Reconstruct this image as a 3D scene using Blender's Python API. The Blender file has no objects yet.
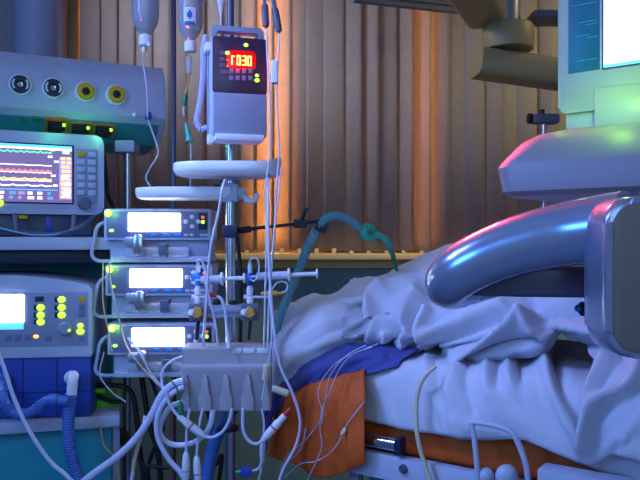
import bpy, bmesh, math, random
import numpy as np
from mathutils import Vector, Matrix, noise
random.seed(7)
C = bpy.context.scene.collection
EZ, F = 1.3, 720.0
PI = math.pi
CAM = Vector((0, 0, EZ))

def P(px, py, Y):
    return Vector(((px-320)/F*Y, Y, EZ-(py-240)/F*Y))

# ------------------------------------------------------------------ materials
def mat(name, rgb, rough=.5, metal=0., emit=None, es=0., var=.06, vs=30., bump=0., bs=200., trans=0., alpha=1., coat=0., transluc=0., ior=1.45):
    m = bpy.data.materials.new(name); m.use_nodes = True
    nt = m.node_tree; b = nt.nodes['Principled BSDF']
    b.inputs['Roughness'].default_value = rough; b.inputs['Metallic'].default_value = metal
    b.inputs['Transmission Weight'].default_value = trans; b.inputs['Alpha'].default_value = alpha
    b.inputs['Coat Weight'].default_value = coat; b.inputs['IOR'].default_value = ior
    tc = nt.nodes.new('ShaderNodeTexCoord')
    nz = nt.nodes.new('ShaderNodeTexNoise'); nz.inputs['Scale'].default_value = vs; nz.inputs['Detail'].default_value = 4
    nt.links.new(tc.outputs['Object'], nz.inputs['Vector'])
    cr = nt.nodes.new('ShaderNodeValToRGB')
    cr.color_ramp.elements[0].position = .3; cr.color_ramp.elements[1].position = .7
    cr.color_ramp.elements[0].color = (*[c*(1-var) for c in rgb], 1); cr.color_ramp.elements[1].color = (*[min(1, c*(1+var)) for c in rgb], 1)
    nt.links.new(nz.outputs['Fac'], cr.inputs['Fac']); nt.links.new(cr.outputs['Color'], b.inputs['Base Color'])
    if emit:
        b.inputs['Emission Color'].default_value = (*emit, 1); b.inputs['Emission Strength'].default_value = es
    if bump:
        n2 = nt.nodes.new('ShaderNodeTexNoise'); n2.inputs['Scale'].default_value = bs; n2.inputs['Detail'].default_value = 3
        nt.links.new(tc.outputs['Object'], n2.inputs['Vector'])
        bp = nt.nodes.new('ShaderNodeBump'); bp.inputs['Strength'].default_value = bump; bp.inputs['Distance'].default_value = .004
        nt.links.new(n2.outputs['Fac'], bp.inputs['Height']); nt.links.new(bp.outputs['Normal'], b.inputs['Normal'])
    if transluc:
        tr = nt.nodes.new('ShaderNodeBsdfTranslucent'); nt.links.new(cr.outputs['Color'], tr.inputs['Color'])
        mx = nt.nodes.new('ShaderNodeMixShader'); mx.inputs[0].default_value = transluc
        out = nt.nodes['Material Output']
        nt.links.new(b.outputs[0], mx.inputs[1]); nt.links.new(tr.outputs[0], mx.inputs[2]); nt.links.new(mx.outputs[0], out.inputs['Surface'])
    return m

def S(r, g, b):      # sRGB 0-255 -> linear
    f = lambda c: (c/255/12.92) if c <= 10 else ((c/255+.055)/1.055)**2.4
    return (f(r), f(g), f(b))

M = dict(
 wall=mat('wall_paint', S(175, 180, 200), .8, bump=.15),
 wall_low=mat('wall_paint_teal', S(115, 152, 158), .75, bump=.15),
 ceil=mat('ceiling_paint', S(190, 190, 195), .9),
 floor=mat('floor_vinyl', S(125, 138, 170), .35, vs=8),
 sill=mat('sill_laminate', S(232, 200, 140), .45),
 glass=mat('window_glass', (1, 1, 1), .02, trans=1., var=0),
 slat=mat('blind_fabric', S(172, 168, 170), .8, transluc=.42, var=.05, bump=.2, bs=500),
 brick=mat('exterior_render', S(205, 160, 110), .9, vs=3, var=.15),
 grey=mat('device_plastic', S(176, 182, 205), .42, var=.03),
 grey2=mat('device_plastic_mid', S(140, 146, 172), .45, var=.04),
 grey3=mat('device_plastic_dark', S(92, 96, 118), .45, var=.04),
 white=mat('white_plastic', S(225, 226, 235), .35, var=.02),
 panel=mat('panel_film', S(108, 114, 152), .35, var=.03),
 panelD=mat('panel_dark', S(62, 44, 70), .3, var=.05),
 black=mat('black_rubber', S(26, 26, 34), .5),
 blackblue=mat('dark_blue_plastic', S(30, 34, 66), .4),
 navyglossy=mat('navy_enamel', S(74, 80, 108), .25),
 blue=mat('blue_plastic', S(38, 72, 165), .38, var=.05),
 bluehose=mat('blue_hose', S(70, 110, 185), .35),
 cyanblue=mat('cyan_plastic', S(40, 140, 220), .3),
 teal=mat('teal_laminate', S(30, 150, 168), .45, var=.05),
 tealD=mat('teal_side', S(50, 135, 140), .5),
 green=mat('green_plastic', S(20, 130, 90), .35),
 greenhose=mat('hose_turquoise', S(110, 170, 180), .25, trans=.25),
 filt=mat('filter_turquoise', S(70, 190, 165), .25, trans=.3),
 yellow=mat('yellow_plastic', S(200, 160, 20), .45),
 orangep=mat('orange_plastic', S(205, 120, 40), .4),
 copper=mat('amber_plastic', S(200, 150, 70), .35),
 red=mat('red_plastic', S(200, 40, 35), .4),
 steel=mat('brushed_steel', S(185, 188, 200), .25, metal=1., var=.04),
 chrome=mat('chrome', S(220, 222, 230), .12, metal=1., var=.02),
 silver=mat('silver_lacquer', S(150, 160, 190), .25, metal=.55, var=.02, coat=.4),
 beige=mat('beige_enamel', S(158, 140, 98), .45, var=.03),
 sheet=mat('white_cotton', S(196, 199, 214), .85, bump=.25, bs=420, var=.03),
 blanket=mat('white_blanket', S(190, 194, 210), .9, bump=.3, bs=300, var=.03),
 navy=mat('navy_cloth', S(66, 74, 146), .8, bump=.3, bs=300, var=.1),
 orange=mat('orange_cloth', S(212, 92, 30), .7, bump=.35, bs=120, var=.14, vs=14),
 basegrey=mat('cart_lacquer', S(128, 128, 144), .5, metal=.1, var=.02), capgrey=mat('cap_plate_grey', S(112, 100, 100), .5, var=.03), housing=mat('housing_plastic', S(158, 162, 150), .35, var=.02),
 tealpanel=mat('teal_print', S(8, 100, 126), .4),
 boxgrey=mat('box_grey', S(168, 164, 172), .5, var=.03), boxgrey2=mat('box_grey_panel', S(146, 143, 154), .5, var=.03), brownsteel=mat('brown_steel', S(128, 88, 72), .4, metal=.4), limepad=mat('lime_pad', S(96, 190, 40), .5),
 rust=mat('rust_vinyl', S(214, 96, 36), .6, bump=.2, var=.14, vs=12),
 clear=mat('clear_pvc', S(235, 238, 250), .08, trans=.75, var=0, ior=1.25),
 fluid=mat('infusion_fluid', S(225, 232, 240), .03, trans=.8, var=0, ior=1.33),
 line=mat('infusion_line', S(215, 220, 240), .2, trans=.3, var=.02),
 cable=mat('pale_cable', S(198, 202, 232), .4, var=.02),
 beigecable=mat('beige_tube', S(200, 188, 160), .4),
 label=mat('paper_label', S(215, 220, 230), .6),
 labelb=mat('label_blue_print', S(40, 100, 170), .6),
 lcd=mat('backlit_lcd', (.8, .8, .9), .3, emit=(.76, .80, 1), es=14),
 lcdwhite=mat('bright_screen', (.8, .8, .8), .3, emit=(.90, .83, 1.), es=.9),
 line_w=mat('screen_white', (.8, .8, .8), .3, emit=(1, 1, 1), es=2.0),
 lcdcyan=mat('screen_cyan', (.1, .5, .8), .3, emit=(.1, .55, 1.), es=1.3),
 scr=mat('monitor_screen', (.05, .05, .1), .2, emit=(.19, .15, .38), es=1.0),
 tr_g=mat('trace_green', (.1, .5, .3), .3, emit=(.15, .85, .45), es=1.2),
 tr_w=mat('trace_white', (.6, .6, .6), .3, emit=(.95, .9, 1), es=1.5),
 tr_r=mat('trace_red', (.6, .1, .1), .3, emit=(.95, .22, .28), es=1.2),
 tr_y=mat('trace_yellow', (.6, .5, .1), .3, emit=(1, .75, .25), es=1.2),
 tr_p=mat('screen_violet', (.5, .2, .5), .3, emit=(.42, .3, .68), es=1.0),
 tr_b=mat('screen_blue', (.1, .3, .7), .3, emit=(.12, .32, .85), es=1.1),
 led=mat('green_led', (.4, 1, .1), .3, emit=(.38, 1, .01), es=2.2),
 ledw=mat('green_led_core', (.8, 1, .5), .3, emit=(.75, 1, .15), es=3),
 leds=mat('small_green_led', (.4, 1, .1), .3, emit=(.40, 1, .06), es=1.8),
 ledo=mat('orange_led', (1, .5, .1), .3, emit=(1, .42, .06), es=2.2),
 ledr=mat('red_led', (1, .1, .1), .3, emit=(1, .06, .04), es=1.6),
 seg=mat('red_digits', (1, .5, .1), .3, emit=(1, .62, .12), es=4),
 redwin=mat('red_window', (.5, 0, 0), .2, emit=(1, .006, .006), es=.42),
)

def thin_glass(m):
    nt = m.node_tree; out = nt.nodes['Material Output']
    tr = nt.nodes.new('ShaderNodeBsdfTransparent'); gl = nt.nodes.new('ShaderNodeBsdfGlossy'); gl.inputs['Roughness'].default_value = .02
    fr = nt.nodes.new('ShaderNodeFresnel'); fr.inputs['IOR'].default_value = 1.45
    mx = nt.nodes.new('ShaderNodeMixShader'); nt.links.new(fr.outputs[0], mx.inputs[0]); nt.links.new(tr.outputs[0], mx.inputs[1]); nt.links.new(gl.outputs[0], mx.inputs[2])
    nt.links.new(mx.outputs[0], out.inputs['Surface'])
thin_glass(M['glass'])

# ------------------------------------------------------------------ mesh helpers
def finish(bm, name, m, ang=.6):
    bmesh.ops.recalc_face_normals(bm, faces=bm.faces)
    for f in bm.faces: f.smooth = True
    for e in bm.edges:
        if len(e.link_faces) == 2 and e.calc_face_angle(0) > ang: e.smooth = False
    me = bpy.data.meshes.new(name); bm.to_mesh(me); bm.free()
    me.materials.append(M[m]); return me

def part(name, bm, m, parent, world=False, label=None, kind=None, ang=.6):
    if world:
        t = parent
        while t.parent: t = t.parent
        bmesh.ops.transform(bm, matrix=(Matrix.Translation(t.location) @ Matrix.Rotation(t.rotation_euler.z, 4, 'Z')).inverted(), verts=bm.verts)
    me = finish(bm, name, m, ang)
    o = bpy.data.objects.new(name, me); C.objects.link(o); o.parent = parent
    if label: o['label'] = label
    if kind: o['kind'] = kind
    return o

def thing(name, label, cat, loc=(0, 0, 0), rz=0, group=None):
    o = bpy.data.objects.new(name, None); C.objects.link(o); o.empty_display_size = .05
    o.location = loc; o.rotation_euler = (0, 0, rz); o['label'] = label; o['category'] = cat
    if group: o['group'] = group
    return o

def single(name, bm, m, label, cat, group=None, kind=None, ang=.6):
    vs = [v.co for v in bm.verts]
    c = Vector((sum(v.x for v in vs)/len(vs), sum(v.y for v in vs)/len(vs), min(v.z for v in vs)))
    bmesh.ops.translate(bm, vec=-c, verts=bm.verts)
    me = finish(bm, name, m, ang); o = bpy.data.objects.new(name, me); C.objects.link(o); o.location = c
    if kind == 'structure': o['kind'] = kind
    else:
        o['label'] = label; o['category'] = cat
        if kind: o['kind'] = kind
    if group: o['group'] = group
    return o

def struct(name, bm, m): return single(name, bm, m, None, None, kind='structure')

def copy_tree(o, parent=None):
    c = o.copy(); C.objects.link(c); c.parent = parent
    for ch in list(o.children): copy_tree(ch, c)
    return c

def B(): return bmesh.new()

def rbox(bm, x0, x1, y0, y1, z0, z1, bev=.003, seg=2, mtx=None):
    r = bmesh.ops.create_cube(bm, size=1); vs = r['verts']
    for v in vs:
        v.co = Vector(((x0+x1)/2+v.co.x*(x1-x0), (y0+y1)/2+v.co.y*(y1-y0), (z0+z1)/2+v.co.z*(z1-z0)))
    if mtx is not None:
        for v in vs: v.co = mtx @ v.co
    if bev > 0:
        es = list({e for v in vs for e in v.link_edges})
        bev = min(bev, .49*min(abs(x1-x0), abs(y1-y0), abs(z1-z0)))
        bmesh.ops.bevel(bm, geom=es, offset=bev, segments=seg, affect='EDGES', profile=.6)
    return bm

def prism(bm, poly, f, w0, w1, bev=0, seg=2):
    a = [bm.verts.new(f(u, v, w0)) for u, v in poly]; b = [bm.verts.new(f(u, v, w1)) for u, v in poly]
    n = len(poly); fs = [bm.faces.new(a), bm.faces.new(b[::-1])]
    for i in range(n): fs.append(bm.faces.new((a[i], b[i], b[(i+1) % n], a[(i+1) % n])))
    if bev:
        es = list({e for fc in fs[:2] for e in fc.edges})
        bmesh.ops.bevel(bm, geom=es, offset=bev, segments=seg, affect='EDGES', profile=.6)
    return bm

XZ = lambda u, v, w: Vector((u, w, v))
YZ = lambda u, v, w: Vector((w, u, v))
XY = lambda u, v, w: Vector((u, v, w))

def rrect(x0, x1, z0, z1, r, n=5):
    out = []
    for cx, cz, a0 in ((x1-r, z1-r, 0), (x0+r, z1-r, 90), (x0+r, z0+r, 180), (x1-r, z0+r, 270)):
        for k in range(n+1):
            a = math.radians(a0+90*k/n); out.append((cx+r*math.cos(a), cz+r*math.sin(a)))
    return out

def basis(d):
    d = d.normalized(); u = d.orthogonal().normalized(); return u, d.cross(u)

def lathe(bm, prof, o, axis=Vector((0, 0, 1)), seg=24):
    axis = Vector(axis).normalized(); u, w = basis(axis); o = Vector(o)
    rings = []
    for r, h in prof:
        if r < 1e-6: rings.append([bm.verts.new(o+axis*h)])
        else: rings.append([bm.verts.new(o+axis*h+(u*math.cos(2*PI*k/seg)+w*math.sin(2*PI*k/seg))*r) for k in range(seg)])
    for a, b in zip(rings, rings[1:]):
        for k in range(seg):
            k2 = (k+1) % seg
            if len(a) == 1 and len(b) == 1: continue
            if len(a) == 1: bm.faces.new((a[0], b[k], b[k2]))
            elif len(b) == 1: bm.faces.new((a[k], a[k2], b[0]))
            else: bm.faces.new((a[k], a[k2], b[k2], b[k]))
    if len(rings[0]) > 1: bm.faces.new(rings[0][::-1])
    if len(rings[-1]) > 1: bm.faces.new(rings[-1])
    return bm

def cyl(bm, a, b, r, seg=20, bev=.0):
    a, b = Vector(a), Vector(b); L = (b-a).length
    pr = [(0, 0), (r-bev, 0), (r, bev), (r, L-bev), (r-bev, L), (0, L)] if bev else [(0, 0), (r, 0), (r, L), (0, L)]
    return lathe(bm, pr, a, b-a, seg)

def ball(bm, c, r, sx=1, sy=1, sz=1, u=16, v=10):
    res = bmesh.ops.create_uvsphere(bm, u_segments=u, v_segments=v, radius=r)
    for w in res['verts']: w.co = Vector((w.co.x*sx, w.co.y*sy, w.co.z*sz))+Vector(c)
    return bm

def catmull(pts, n):
    pts = [Vector(p) for p in pts]
    if len(pts) < 3: return [pts[0].lerp(pts[-1], i/n) for i in range(n+1)]
    q = [pts[0]*2-pts[1]]+pts+[pts[-1]*2-pts[-2]]
    d = []
    for i in range(1, len(q)-2):
        for k in range(24):
            t = k/24; p0, p1, p2, p3 = q[i-1:i+3]
            d.append(.5*((2*p1)+(p2-p0)*t+(2*p0-5*p1+4*p2-p3)*t*t+(3*p1-p0-3*p2+p3)*t**3))
    d.append(pts[-1])
    L = [0.]
    for a, b in zip(d, d[1:]): L.append(L[-1]+(b-a).length)
    out = []; j = 0
    for i in range(n+1):
        s = L[-1]*i/n
        while j < len(d)-2 and L[j+1] < s: j += 1
        t = (s-L[j])/max(1e-9, L[j+1]-L[j]); out.append(d[j].lerp(d[j+1], min(1, max(0, t))))
    return out

def tube(bm, pts, r, n=40, seg=10, smooth=True, sq=1.):
    c = catmull(pts, n) if smooth else [Vector(p) for p in pts]
    n = len(c)-1; rf = r if callable(r) else (lambda t: r)
    T = [(c[min(i+1, n)]-c[max(i-1, 0)]).normalized() for i in range(n+1)]
    u, w = basis(T[0]); rings = []
    for i in range(n+1):
        if i:
            ax = T[i-1].cross(T[i])
            if ax.length > 1e-7: u = Matrix.Rotation(T[i-1].angle(T[i]), 3, ax.normalized()) @ u
        u = (u-T[i]*u.dot(T[i])).normalized(); w = T[i].cross(u); R = rf(i/n)
        rings.append([bm.verts.new(c[i]+(u*math.cos(2*PI*k/seg)+w*math.sin(2*PI*k/seg)*sq)*R) for k in range(seg)])
    for a, b in zip(rings, rings[1:]):
        for k in range(seg): bm.faces.new((a[k], a[(k+1) % seg], b[(k+1) % seg], b[k]))
    bm.faces.new(rings[0][::-1]); bm.faces.new(rings[-1])
    return bm

def corr(r, amp, cycles): return lambda t: r+amp*math.sin(t*cycles*2*PI)

def px_tube(path, Y, rpx, n=40, seg=10, bm=None):
    """path of (px, py[, Y]) -> tube of rpx pixels half width"""
    bm = bm or B(); pts = [P(p[0], p[1], p[2] if len(p) > 2 else Y) for p in path]
    return tube(bm, pts, rpx*Y/F, n, seg)

class Frame:
    def __init__(s, px, py, Y, deg):
        s.o = P(px, py, Y); s.a = math.radians(deg)
        s.ex = Vector((math.cos(s.a), math.sin(s.a), 0)); s.ey = Vector((-math.sin(s.a), math.cos(s.a), 0))
    def l(s, px, py, d=0.):
        r = Vector(((px-320)/F, 1, -(py-240)/F)); o = s.o+s.ey*d
        t = (o-CAM).dot(s.ey)/r.dot(s.ey); w = CAM+r*t-s.o
        return Vector((w.dot(s.ex), d, w.z))
    def box(s, bm, px0, py0, px1, py1, d0, d1, bev=.001, seg=2):
        cx, cy = (px0+px1)/2, (py0+py1)/2
        x0, x1 = s.l(px0, cy, d0).x, s.l(px1, cy, d0).x; z1, z0 = s.l(cx, py0, d0).z, s.l(cx, py1, d0).z
        return rbox(bm, x0, x1, min(d0, d1), max(d0, d1), z0, z1, bev, seg)

# ------------------------------------------------------------------ room
YB = 3.6
XW0, XW1 = -1.29, 2.6
ZS = 1.235
ZC = 2.9
bm = B(); rbox(bm, -2.4, 3.0, -.6, YB+.2, -.1, 0, 0); struct('floor', bm, 'floor')
bm = B(); rbox(bm, -2.4, 3.0, -.6, YB+.2, ZC, ZC+.1, 0); struct('ceiling', bm, 'ceil')
bm = B(); rbox(bm, -2.4, 3.0, YB, YB+.2, 0, ZS-.075, 0); struct('wall_back', bm, 'wall_low')
bm = B(); rbox(bm, -2.4, XW0, YB, YB+.2, ZS-.075, ZC, 0); struct('wall_pier', bm, 'wall')
bm = B(); rbox(bm, -2.5, -2.4, -.6, YB+.2, 0, ZC, 0); struct('wall_left', bm, 'wall')
bm = B(); rbox(bm, -2.4, 3.0, YB-.02, YB, 0, .1, .003); struct('baseboard_back', bm, 'grey3')
# window: frame with one pane
w = bpy.data.objects.new('window_1', None); C.objects.link(w); w['kind'] = 'structure'; w.location = (0, YB+.1, ZS)
bm = B()
rbox(bm, XW0, XW1, YB+.08, YB+.14, ZS, ZS+.05, .004); rbox(bm, XW0, XW1, YB+.08, YB+.14, ZC-.06, ZC, .004)
for x in (XW0, .75, XW1-.05): rbox(bm, x, x+.05, YB+.08, YB+.14, ZS+.05, ZC-.06, .004)
part('window_frame', bm, 'beige', w, True)
bm = B(); rbox(bm, XW0+.05, XW1-.05, YB+.105, YB+.111, ZS+.05, ZC-.06, 0); part('pane', bm, 'glass', w, True)
bm = B(); rbox(bm, XW0-.02, XW1, YB-.14, YB+.1, ZS-.03, ZS, .006); rbox(bm, XW0-.02, XW1, YB-.03, YB+.002, ZS-.075, ZS-.03, .003)
part('window_sill', bm, 'sill', w, True)
# exterior wall across the yard
bm = B(); rbox(bm, -6, 8, 6.4, 6.6, -.5, 5.5, 0); struct('exterior_wall', bm, 'brick')

# vertical blind
bt = thing('vertical_blind', 'tall vertical slat blind of pale fabric across the window behind the bed', 'blind', (0, YB-.1, ZS))
pitch = 17.45/F*(YB-.08)
x308 = (308-320)/F*(YB-.08)
i0 = int((XW0-x308)/pitch)-0
angs = {}
for i in range(i0, 28):
    xc = x308+(i+.5)*pitch
    pxc = 320+xc/(YB-.08)*F
    if pxc < 76 or xc > XW1-.1: continue
    ang = random.choice([-10, 0, 8, 20, 30])+random.uniform(-3, 3)
    if pxc < 250: ang = random.choice([-8, -4, 4, 9, 13])
    if 250 < pxc < 268: ang = 14
    elif 268 < pxc < 289: ang = 12
    elif 415 < pxc < 433: ang = 34
    elif 396 < pxc < 415: ang = 30
    elif 206 < pxc < 222: ang = 22
    a = math.radians(ang)
    bm = B(); n = 8; wd = .104; pts = []
    zt = ZC-.12
    zb = ZS+.012
    for k in range(n+1):
        t = k/n-.5; x = t*wd; y = .007*(1-4*t*t)
        pts.append((xc+x*math.cos(a)-y*math.sin(a), YB-.08-x*math.sin(a)*1-y*math.cos(a)))
    lo = [bm.verts.new((x, y, zb)) for x, y in pts]; hi = [bm.verts.new((x, y, zt)) for x, y in pts]
    for k in range(n): bm.faces.new((lo[k], lo[k+1], hi[k+1], hi[k]))
    o = part('slat', bm, 'slat', bt, True)
    sm = o.modifiers.new('thick', 'SOLIDIFY'); sm.thickness = .0012
    bm = B(); rbox(bm, xc-.01, xc+.01, YB-.09, YB-.07, ZS, zb+random.choice([.0, .002, .012]), .002); part('weight', bm, 'sill', o, True)
bm = B(); rbox(bm, XW0+.02, XW1-.05, YB-.11, YB-.05, ZC-.12, ZC-.06, .005); part('headrail', bm, 'grey3', bt, True)

# dark ceiling track at top
tt = thing('curtain_track', 'dark slim ceiling track at the top edge in front of the blind', 'track', P(400, -4, 3.1))
bm = B()
for dy in (0, 7):
    tube(bm, [P(352, -8+dy, 2.9), P(462, 5+dy*.9, 3.35)], .016, 4, 8)
part('rail', bm, 'grey3', tt, True)
bm = B(); cyl(bm, P(440, -2, 3.3), Vector((P(440, 0, 3.3).x, 3.3, ZC)), .012); part('hanger', bm, 'grey3', tt, True)

# ------------------------------------------------------------------ ceiling supply unit (left top)
f = Frame(166, 66, 2.25, 26)
su = thing('supply_unit', 'grey overhead supply unit with round blue and yellow gas sockets on a column', 'medical supply unit', f.o, f.a)
bm = B(); prof = [(.035, 0), (.006, -.04), (0, -.055), (0, -.165), (.012, -.178), (.07, -.235), (.2, -.25), (.3, -.25), (.3, 0)]
prism(bm, prof, YZ, -1.15, 0, .008); part('housing', bm, 'grey', su)
bm = B(); prism(bm, [(.018, -.184), (.070, -.236), (.19, -.250), (.19, -.257), (.067, -.243), (.012, -.189)], YZ, -1.13, -.02, .002); part('lower_cover', bm, 'tealD', su)  # teal colour holds the green LED light falling on this underside
cc = P(36, 40, 2.27); bm = B(); cyl(bm, (cc.x, cc.y, f.o.z-.005), (cc.x, cc.y, ZC), .067, 40); part('column', bm, 'grey2', su, True)
for px, py, c in ((20, 85, 'grey3'), (53, 88.5, 'grey3'), (85.5, 92, 'yellow'), (116, 95, 'yellow')):
    p = f.l(px, py)
    bm = B(); lathe(bm, [(.0315, -.001), (.0315, .006), (.0285, .010), (.026, .010), (.026, -.001)], (p.x, 0, p.z), (0, -1, 0), 32)
    s = part('gas_socket', bm, 'white', su)
    bm = B(); lathe(bm, [(.026, 0), (.026, .012), (.022, .015), (.012, .015), (.011, .006), (0, .006)], (p.x, 0, p.z), (0, -1, 0), 32)
    part('insert', bm, 'blackblue' if c == 'grey3' else c, s, label=None if c == 'grey3' else 'yellow socket insert')
    bm = B(); lathe(bm, [(.010, .004), (.010, .013), (.006, .017), (.006, .01), (0, .01)], (p.x, 0, p.z), (0, -1, 0), 24)
    part('nozzle', bm, 'chrome' if c == 'grey3' else 'blackblue', s)
    if c == 'grey3':
        for sgn in (-1, 1):
            bm = B(); tube(bm, [(p.x+sgn*.02*math.cos(a), -.0155, p.z+.02*math.sin(a)) for a in (-.7, -.35, 0, .35, .7)], .0028, 8, 6); part('grip', bm, 'white', s)
# power outlets on the slanted underside
sl = Vector((0, .058, -.057)).normalized(); nrm = Vector((0, -.057, -.058)).normalized()
def under(px, py):
    r = Vector(((px-320)/F, 1, -(py-240)/F)); n3 = f.ex*0+f.ey*nrm.y+Vector((0, 0, nrm.z)); o = f.o+f.ey*.012+Vector((0, 0, -.178))
    t = (o-CAM).dot(n3)/r.dot(n3); wv = CAM+r*t-f.o; return Vector((wv.dot(f.ex), wv.dot(f.ey), wv.z))
def slantbox(bm, c, hx, hs, h0, h1, bev=.002):
    mt = Matrix.Translation(c) @ Matrix(((1, 0, 0), (0, sl.y, nrm.y), (0, sl.z, nrm.z))).to_4x4()
    return rbox(bm, -hx, hx, -hs, hs, h0, h1, bev, 2, mt)
for px, py in ((56, 123), (80, 126), (103, 128)):
    c = under(px, py)
    bm = B(); slantbox(bm, c, .031, .022, 0, .012); o = part('power_outlet', bm, 'orangep', su, label='orange framed power outlet')
    bm = B(); slantbox(bm, c, .024, .015, .01, .016); part('cover', bm, 'blackblue', o)
    bm = B(); slantbox(bm, c-sl*.004+Vector((-.004, 0, 0)), .014, .010, .014, .036, .005); part('plug', bm, 'black', o)
    c2 = c+Vector((.02, 0, 0))-sl*.008; bm = B(); ball(bm, c2+nrm*.018, .0055); part('indicator', bm, 'leds', o)
for px in (24, 36):
    c = under(px, 118); bm = B(); slantbox(bm, c, .008, .006, 0, .01); part('button', bm, 'green', su)
p = f.l(134.5, 115); bm = B(); ball(bm, (p.x, -.004, p.z), .008, 1, .6, 1); part('screw_cap', bm, 'white', su)
p = f.l(105, 60, .15)
for dx in (-.018, .018):
    bm = B(); rbox(bm, p.x+dx-.014, p.x+dx+.014, .13, .17, -.003, .008, .003); part('cable_grommet', bm, 'black', su)
SU = f
# hanging blue tag on supply end
tg = thing('cable_clip', 'small blue clip hanging from the right end of the overhead supply unit', 'clip', f.o)
c = f.o+f.ex*(f.l(148, 117).x)+f.ey*(-.008)+Vector((0, 0, f.l(148, 117).z))
bm = B(); lathe(bm, [(.004, -.012), (.010, -.010), (.010, .004), (.005, .010), (.003, .016)], c, (0.4, 0, 1), 14); part('clip_body', bm, 'blue', tg, True)
bm = px_tube([(148, 119, c.y), (151, 128, 2.18), (157, 145, 2.15), (158, 155, 2.15), (150, 168, 2.15), (146, 178, 2.15), (150, 186, 2.1)], 2.15, .9); part('cord', bm, 'line', tg, True)

# ------------------------------------------------------------------ equipment trolley: shelves, cabinet, posts
e = Frame(120, 415, 2.0, 16)
et = thing('equipment_trolley', 'teal equipment cabinet with pale grey shelves under the monitor at left', 'cabinet', (e.o.x, e.o.y, 0), e.a)
z_w = e.o.z; z_s = EZ-(237-240)/F*2.03
bm = B(); rbox(bm, -.95, 0, 0, .5, z_w-.033, z_w, .006); part('worktop', bm, 'grey', et)
bm = B(); rbox(bm, -.95, -.05, .06, .46, .08, z_w-.033, .004); part('carcass', bm, 'tealD', et)
bm = B(); rbox(bm, -.5, -.022, .04, .06, .12, z_w-.04, .003); o = part('door', bm, 'teal', et)
bm = B(); rbox(bm, -.93, -.51, .04, .06, .12, z_w-.04, .003); part('door', bm, 'teal', et)
bm = B(); rbox(bm, -.02, 0, .03, .46, .0, z_w-.033, .003); part('side_panel', bm, 'grey2', et)
bm = B(); rbox(bm, -.95, -.93, .03, .46, .0, z_w-.033, .003); part('side_panel', bm, 'grey2', et)
bm = B(); rbox(bm, -.45, -.02, .48, .5, z_w, z_s+.02, .002); part('back_panel', bm, 'teal', et)
bm = B(); rbox(bm, -.95, -.458, .48, .5, z_w, z_s+.02, .002); part('back_panel', bm, 'teal', et)
bm = B(); rbox(bm, -.95, -.015, .02, .5, z_s-.036, z_s, .006); part('shelf', bm, 'grey', et)
bm = B(); rbox(bm, -.93, -.03, .08, .48, z_s-.075, z_s-.036, .004); part('shelf_underframe', bm, 'blackblue', et)
# grey twin rod carrying the syringe pumps
ps = thing('support_rail', 'grey twin rod support rail running down behind the stacked syringe pumps', 'rail', (P(127, 240, 2.22).x, 2.22, 0))
for px, Y in ((127.5, 2.22), (125, 2.26)):
    x = P(px, 0, Y).x; top = EZ+(240-150)/F*2.22+.02 if px > 126 else .85
    bm = B(); cyl(bm, (x, Y, 0.03), (x, Y, top), .0125 if px > 126 else .008); part('rod', bm, 'steel', ps, True)
x = P(127, 0, 2.22).x
bm = B(); rbox(bm, x-.03, x+.03, 2.19, 2.26, EZ+(240-153)/F*2.22, EZ+(240-143)/F*2.22+.005, .005); part('mounting_block', bm, 'grey2', ps, True)
bm = B(); rbox(bm, x-.03, x+.08, 2.19, 2.30, 0, .03, .01); part('floor_plate', bm, 'grey3', ps, True)
bm = B(); lathe(bm, [(.012, 0), (.022, .01), (.022, .03), (.012, .036)], P(121, 436, 2.2), (0, -1, 0)); rbox(bm, P(114, 0, 2.2).x, P(128, 0, 2.2).x, 2.18, 2.24, P(0, 441, 2.2).z, P(0, 431, 2.2).z, .004)
part('clamp', bm, 'black', ps, True)

# ------------------------------------------------------------------ patient monitor
f = Frame(104, 215, 2.1, 26)
pm = thing('patient_monitor', 'grey patient monitor with coloured waveform traces on its wide screen', 'monitor', f.o, f.a)
z1 = f.l(104, 136).z
bm = B(); prism(bm, rrect(-.62, 0, 0, z1, .022), XZ, 0, .16, .006); part('casing', bm, 'grey', pm)
xs = f.l(72, 175).x; zt = f.l(60, 146).z; zb = f.l(72, 203).z
bm = B(); rbox(bm, -.6, xs+.005, -.002, .004, zb-.004, zt+.004, .001); part('screen_surround', bm, 'blackblue', pm)
bm = B(); rbox(bm, -.59, xs, -.004, .002, zb, zt, .0005); sc = part('screen', bm, 'scr', pm)
H = zt-zb; D = -.0046
def scr_bar(n, x0, x1, v0, v1, m): bm = B(); rbox(bm, x0, x1, D-.0006, D+.0008, zb+H*v0, zb+H*v1, 0); return part(n, bm, m, sc)
scr_bar('title_bar', -.59, xs-.001, .955, .995, 'lcdcyan'); scr_bar('title_glow', -.59, xs-.001, .915, .95, 'tr_w')
scr_bar('number_column', xs-.035, xs-.001, .06, .80, 'tr_p')
scr_bar('softkey_bar', -.59, xs-.04, .21, .222, 'lcdcyan')
def trace(v, amp, m, fr, seed, th=.0016):
    rnd = random.Random(seed); pts = []; n = 90; x0, x1 = -.59, xs-.055
    for i in range(n+1):
        t = i/n; ph = (t*fr) % 1
        y = amp*(math.exp(-((ph-.3)/.12)**2)-.4*math.exp(-((ph-.62)/.12)**2))+rnd.uniform(-1, 1)*amp*.12
        pts.append(Vector((x0+(x1-x0)*t, D, zb+H*v+H*y)))
    bm = B(); tube(bm, pts, th, seg=5, smooth=False); part('waveform', bm, m, sc)
trace(.865, .025, 'tr_g', 26, 1, .0024); trace(.64, .004, 'tr_w', 10, 2, .0016); trace(.54, .022, 'tr_r', 30, 3, .0026); trace(.51, .012, 'tr_w', 30, 8, .0013)
trace(.40, .016, 'tr_y', 17, 4, .0022); trace(.37, .008, 'tr_w', 19, 9, .0016); trace(.285, .016, 'tr_w', 12, 5, .002)
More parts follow.
